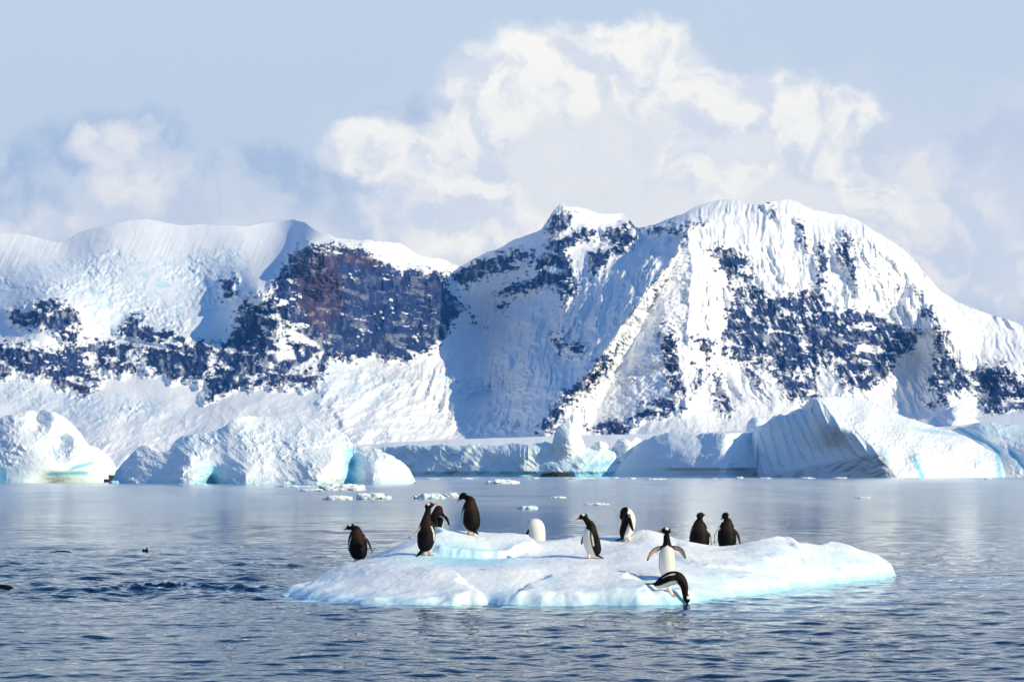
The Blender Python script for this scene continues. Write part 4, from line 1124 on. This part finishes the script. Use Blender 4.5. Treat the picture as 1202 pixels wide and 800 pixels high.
        B.tube([ank - upf * 0.006 - dr * 0.01, ank - upf * 0.011 + dr * 0.04, ank - upf * 0.013 + dr * 0.074], [0.014, 0.028, 0.040], [0.010, 0.0065, 0.005], tuple(sdv), lambda t, p: FOOT * 0.85, n=10, seg=14)
    V = np.concatenate(B.V); C = np.concatenate(B.C)
    me = bpy.data.meshes.new('penguin_shell'); me.from_pydata([tuple(v) for v in V], [], B.F); me.update()
    tmp = bpy.data.objects.new('penguin_shell', me); COL.objects.link(tmp)
    md = tmp.modifiers.new('r', 'REMESH'); md.mode = 'VOXEL'; md.voxel_size = voxel; md.use_smooth_shade = True
    sm = tmp.modifiers.new('s', 'SMOOTH'); sm.factor = 0.5; sm.iterations = 2
    dg = bpy.context.evaluated_depsgraph_get()
    body = bpy.data.meshes.new_from_object(tmp.evaluated_get(dg))
    bpy.data.objects.remove(tmp); bpy.data.meshes.remove(me)
    body.name = name
    kd = KDTree(len(V))
    for i, v in enumerate(V): kd.insert(v, i)
    kd.balance()
    cols = np.ones((len(body.vertices), 4), np.float32)
    for i, v in enumerate(body.vertices):
        near = kd.find_n(v.co, 3)
        ws = [1 / (d + 0.002) for _, _, d in near]
        cols[i, :3] = sum(C[j] * w_ for (_, j, _), w_ in zip(near, ws)) / sum(ws)
    ca = body.attributes.new('plumage', 'FLOAT_COLOR', 'POINT'); ca.data.foreach_set('color', cols.ravel())
    for p in body.polygons: p.use_smooth = True
    body.materials.clear()
    ob = link(name, body, m_peng)
    pos = at(px, py, D)
    z = floe_height(pos[0], pos[1]) if on_floe else pos[2]
    ob.location = (pos[0], pos[1], z + lift)
    ob.rotation_euler = (R(roll), 0, R(heading))
    ob.scale = (scale,) * 3
    tag(ob, label, 'penguin', group)
    return ob


def std_spine(lean=0.0, neck=(0.05, 0.63), crouch=0.0, sway=0.0, fat=1.15):
    """upright bird; lean tips the trunk forward, neck is the last spine point (forward, up)"""
    pts = [(-0.075, 0.062, 0.030, 0.030), (-0.062, 0.085, 0.070, 0.066), (-0.042, 0.14, 0.100, 0.098), (-0.016, 0.23, 0.116, 0.114), (0.004, 0.33, 0.116, 0.114), (0.010, 0.42, 0.104, 0.102), (0.004, 0.50, 0.080, 0.080), (0.006, 0.555, 0.058, 0.060)]
    out = []
    for f, z, a, b in pts:
        k = max(z - 0.08, 0)
        out.append((f + math.tan(lean) * k, 0.08 + (z - 0.08) * (1 - crouch) if z > 0.08 else z, sway * k, a * fat, b * fat))
    f, z, sdd = neck[0], neck[1], neck[2] if len(neck) > 2 else out[-1][2]
    out.append((lerp(out[-1][0], f, .6), lerp(out[-1][1], z, .6), lerp(out[-1][2], sdd, .6), 0.048, 0.050))
    out.append((f, z, sdd, 0.043, 0.044))
    return out


FEET = [(0.005, 0.055, 0.0, 0.15), (0.005, -0.055, 0.0, -0.15)]
TAIL = ((-0.06, 0.085, 0), (-0.19, 0.02, 0))


def hang(side, out=0.02, back=-0.02, root_z=0.47, tip_z=0.19, bodyw=0.108):
    """a flipper hanging beside the body"""
    return ((0.0, root_z, side * 0.075), (back * 0.4, (root_z + tip_z) / 2, side * (bodyw + 0.018 + out * .5)), (back - 0.02, tip_z, side * (bodyw + out)), (0.1, 0.0, side * 1.0), side)


# one: at the left end, seen from behind, head low and turned left
penguin('dark penguin alone at the left end of the floe, head lowered to the left', 421, 660, 41.2, 112,
        std_spine(0.10, (0.10, 0.56, 0.07), crouch=0.05, sway=0.06, fat=1.3), (0.115, 0.575, 0.105), (0.45, -0.22, 0.85),
        [((0.02, .45, .08), (0.03, .35, .15), (0.05, .20, .155), (0.2, 0, 1), 1), ((-.01, .46, -.07), (-.04, .33, -.16), (-.07, .17, -.21), (0.4, 0.3, -1), -1)], ((-0.06, .085, 0), (-0.15, 0.03, 0)), FEET, scale=1.0)
# two: tall one looking up to the right
penguin('tall upright penguin on the left side with red bill raised to the right', 500, 650, 40.4, 74,
        std_spine(0.05, (0.055, 0.70, -0.02)), (0.07, 0.745, -0.035), (0.45, 0.50, -0.85),
        [((-0.01, .46, .075), (-0.08, .34, .13), (-0.13, .26, .24), (-0.2, 0.9, 0.5), 1), hang(-1, .015, .03)], ((-0.06, .085, 0.02), (-0.20, -0.02, 0.09)), [(0.0, .05, 0, .2), (0.02, -.05, 0, -.35)], scale=1.04)
# three: half hidden behind the tall one, one flipper out to the right
penguin('penguin half hidden behind the tall upright one, black flipper out to the right', 507, 640, 42.75, 60,
        std_spine(0.42, (0.34, 0.44, 0.02), crouch=0.05), (0.40, 0.40, 0.03), (0.9, -0.5, 0.1),
        [((0.10, .44, -.08), (0.06, .40, -.22), (0.02, .27, -.33), (-0.6, 0.7, -0.5), -1)], TAIL, FEET, scale=1.0)
# four: on the bump, bowing left
penguin('dark penguin standing on the raised bump, head bowed to the left', 553, 632.5, 41.85, 120,
        std_spine(0.06, (0.10, 0.61, 0.05), fat=1.25), (0.135, 0.615, 0.085), (0.55, -0.55, 0.62),
        [((0.03, .45, .08), (0.05, .33, .135), (0.045, .17, .12), (0.3, 0, 1), 1), hang(-1, .0, .0)], ((-0.06, .085, 0), (-0.20, 0.015, -0.02)), FEET, scale=1.02, crown=False)
# five: white belly, head bent back out of sight
penguin('headless-looking penguin showing only a white belly over the floe crest', 630, 647, 44.2, 290,
        [(-0.06, 0.06, 0, 0.03, 0.03), (-0.05, 0.09, 0, 0.075, 0.07), (-0.02, 0.16, 0, 0.122, 0.11), (0.02, 0.26, 0, 0.142, 0.125), (0.03, 0.38, 0, 0.142, 0.122), (0.015, 0.49, -0.005, 0.143, 0.115), (-0.03, 0.56, -0.01, 0.135, 0.10), (-0.12, 0.57, 0.0, 0.105, 0.08), (-0.19, 0.50, 0.0, 0.05, 0.048)],
        (-0.21, 0.45, 0.0), (-0.3, -0.8, 0.0), [hang(1, .0, -.05), ((-0.02, .50, -.12), (-0.01, .37, -.19), (0.0, .22, -.245), (0.2, 0.3, -1.0), -1)], TAIL, FEET, scale=1.0, white_to=0.86, whiteness=1.75)
# six: walking left in profile
penguin('penguin walking left in profile with white front and orange bill', 695, 657.5, 40.4, 186,
        std_spine(0.04, (0.105, 0.66)), (0.145, 0.685, 0), (0.95, -0.17, 0.06),
        [((0.0, .47, .075), (-0.03, .35, .128), (-0.035, .20, .128), (0.0, 0.05, 1), -1), ((0.03, .46, -.08), (0.10, .36, -.15), (0.15, .25, -.17), (0.1, 0, -1), -1)], ((-0.06, .095, 0), (-0.24, 0.0, 0.02)), [(0.07, .05, 0, .1), (-0.03, -.045, 0.0, -.1)], scale=1.0)
# seven: preening, head tucked behind
penguin('preening penguin facing right, head tucked behind its shoulder, orange feet', 737, 637.5, 42.8, -8,
        [(-0.075, 0.062, 0, 0.030, 0.030), (-0.065, 0.09, 0, 0.072, 0.066), (-0.045, 0.15, 0, 0.100, 0.098), (-0.015, 0.24, 0, 0.116, 0.114), (0.015, 0.34, 0, 0.116, 0.112), (0.015, 0.43, 0, 0.106, 0.100), (-0.01, 0.50, 0.02, 0.085, 0.078), (-0.05, 0.525, 0.03, 0.066, 0.066), (-0.085, 0.49, 0.05, 0.055, 0.055)],
        (-0.095, 0.45, 0.06), (-0.25, -0.95, 0.15), [((0.0, .45, .085), (-0.01, .34, .13), (0.0, .19, .135), (0.1, 0.0, 1), -1), ((0.02, .46, -.085), (0.06, .34, -.14), (0.10, .20, -.13), (0.3, 0.0, -1), 1)],
        ((-0.06, .09, 0), (-0.24, 0.03, 0.0)), [(0.02, .05, 0, .1), (0.03, -.055, 0.0, -.1)], scale=1.02, white_to=0.84, whiteness=1.45)
# eight: facing the camera with wings out
penguin('penguin facing the camera with both flippers spread and a white belly', 783, 677, 37.6, 272,
        std_spine(0.0, (0.02, 0.68, -0.01), fat=1.02), (0.03, 0.735, -0.022), (0.15, 0.16, -0.95),
        [((0.0, .50, .07), (0.01, .455, .20), (0.0, .33, .275), (-0.9, 0.35, 0.30), 1), ((0.0, .50, -.07), (0.01, .44, -.20), (0.0, .30, -.295), (-0.9, 0.35, -0.30), -1)], TAIL, FEET, scale=1.0)
# nine
penguin('black-backed penguin with flippers close, left one of the right-hand pair', 821, 649, 43.6, 82,
        std_spine(0.04, (0.02, 0.60, -0.01), crouch=0.04, fat=1.34), (0.03, 0.635, -0.02), (0.7, 0.28, -0.6),
        [hang(1, .03, .02), ((0.01, .46, -.09), (0.02, .34, -.17), (0.01, .16, -.19), (0.25, 0, -1), -1)], ((-0.06, .08, 0), (-0.13, 0.03, 0.03)), FEET, scale=1.10, lift=-0.02, crown=False)
# ten
penguin('black-backed penguin furthest right on the floe, tail sticking out to the right', 853, 650, 43.7, 104,
        std_spine(0.03, (0.03, 0.58, 0.005), crouch=0.04, sway=-0.03, fat=1.26), (0.055, 0.615, 0.01), (0.85, -0.35, 0.35),
        [((0.0, .46, .09), (0.02, .34, .18), (0.02, .18, .195), (0.2, 0, 1), 1), ((-.01, .46, -.085), (-.02, .33, -.18), (-.02, .16, -.225), (0.5, 0.1, -1), -1)], ((-0.06, .11, -0.02), (-0.13, 0.19, -0.23)), FEET, scale=1.08, crown=False)
# eleven: about to dive
penguin('crouching penguin at the water edge bending head first towards the sea', 789, 699, 36.35, -14,
        [(-0.27, 0.165, 0, 0.022, 0.022), (-0.235, 0.165, 0, 0.055, 0.045), (-0.18, 0.18, 0, 0.088, 0.072), (-0.10, 0.22, 0, 0.104, 0.092), (-0.01, 0.258, 0, 0.106, 0.100), (0.080, 0.262, 0, 0.096, 0.092), (0.145, 0.215, 0, 0.076, 0.072), (0.180, 0.135, 0, 0.058, 0.056), (0.188, 0.045, 0, 0.046, 0.044), (0.20, 0.0, 0, 0.042, 0.042)],
        (0.208, -0.035, 0.0), (0.30, -0.95, 0.0), [((0.09, .285, .075), (-0.02, .25, .124), (-0.15, .205, .122), (0.0, 0.35, 1), 1), ((0.09, .285, -.065), (-0.02, .275, -.118), (-0.15, .235, -.125), (0.0, 0.4, -1), -1)],
        ((-0.22, .175, 0), (-0.40, 0.175, 0.0)), [(0.02, .05, -0.045, 0.0, -0.6, (-0.07, 0.045, 0.12)), (0.05, -.05, -0.055, 0.0, -0.6, (-0.05, -0.045, 0.12))], scale=0.98, lift=0.0, white_to=0.70, whiteness=1.15)


# birds in the water: backs and heads just above the surface
def swimmer(label, px, py, heading, up_head, sink):
    Dw = F * CAMH / (py - HY)
    sp = [(-0.36, 0.0, 0, 0.02, 0.02), (-0.28, 0.01, 0, 0.07, 0.05), (-0.15, 0.02, 0, 0.105, 0.085), (0.0, 0.02, 0, 0.11, 0.092), (0.12, 0.02, 0, 0.09, 0.08), (0.21, 0.03 + up_head * .3, 0, 0.06, 0.056), (0.27, 0.04 + up_head * .7, 0, 0.046, 0.045)]
    sp = [(f, z, s_, a, b) for f, z, s_, a, b in sp]
    return penguin(label, px, py, Dw, heading, sp, (0.31, 0.05 + up_head, 0), (1, -0.1, 0), [((0.08, 0.0, .08), (0.0, -.04, .18), (-0.12, -.08, .24), (0, 1, .2), 1), ((0.08, 0.0, -.08), (0.0, -.04, -.18), (-0.12, -.08, -.24), (0, 1, -.2), -1)],
                   ((-0.33, 0.0, 0), (-0.46, -0.01, 0)), [], lift=-at(px, py, Dw)[2] + sink, on_floe=False, group='penguins swimming at the left', voxel=0.007)


swimmer('swimming penguin cut by the left edge, brown back low in the water', -4, 691.5, 176, 0.0, -0.02)
swimmer('swimming penguin with only its small dark head and nape showing', 185, 645.5, 170, 0.08, -0.12)
swimmer('swimming penguin with a long dark back breaking the surface far left', 72, 648.5, 176, -0.02, -0.05)
print('objects', len(sc.objects))
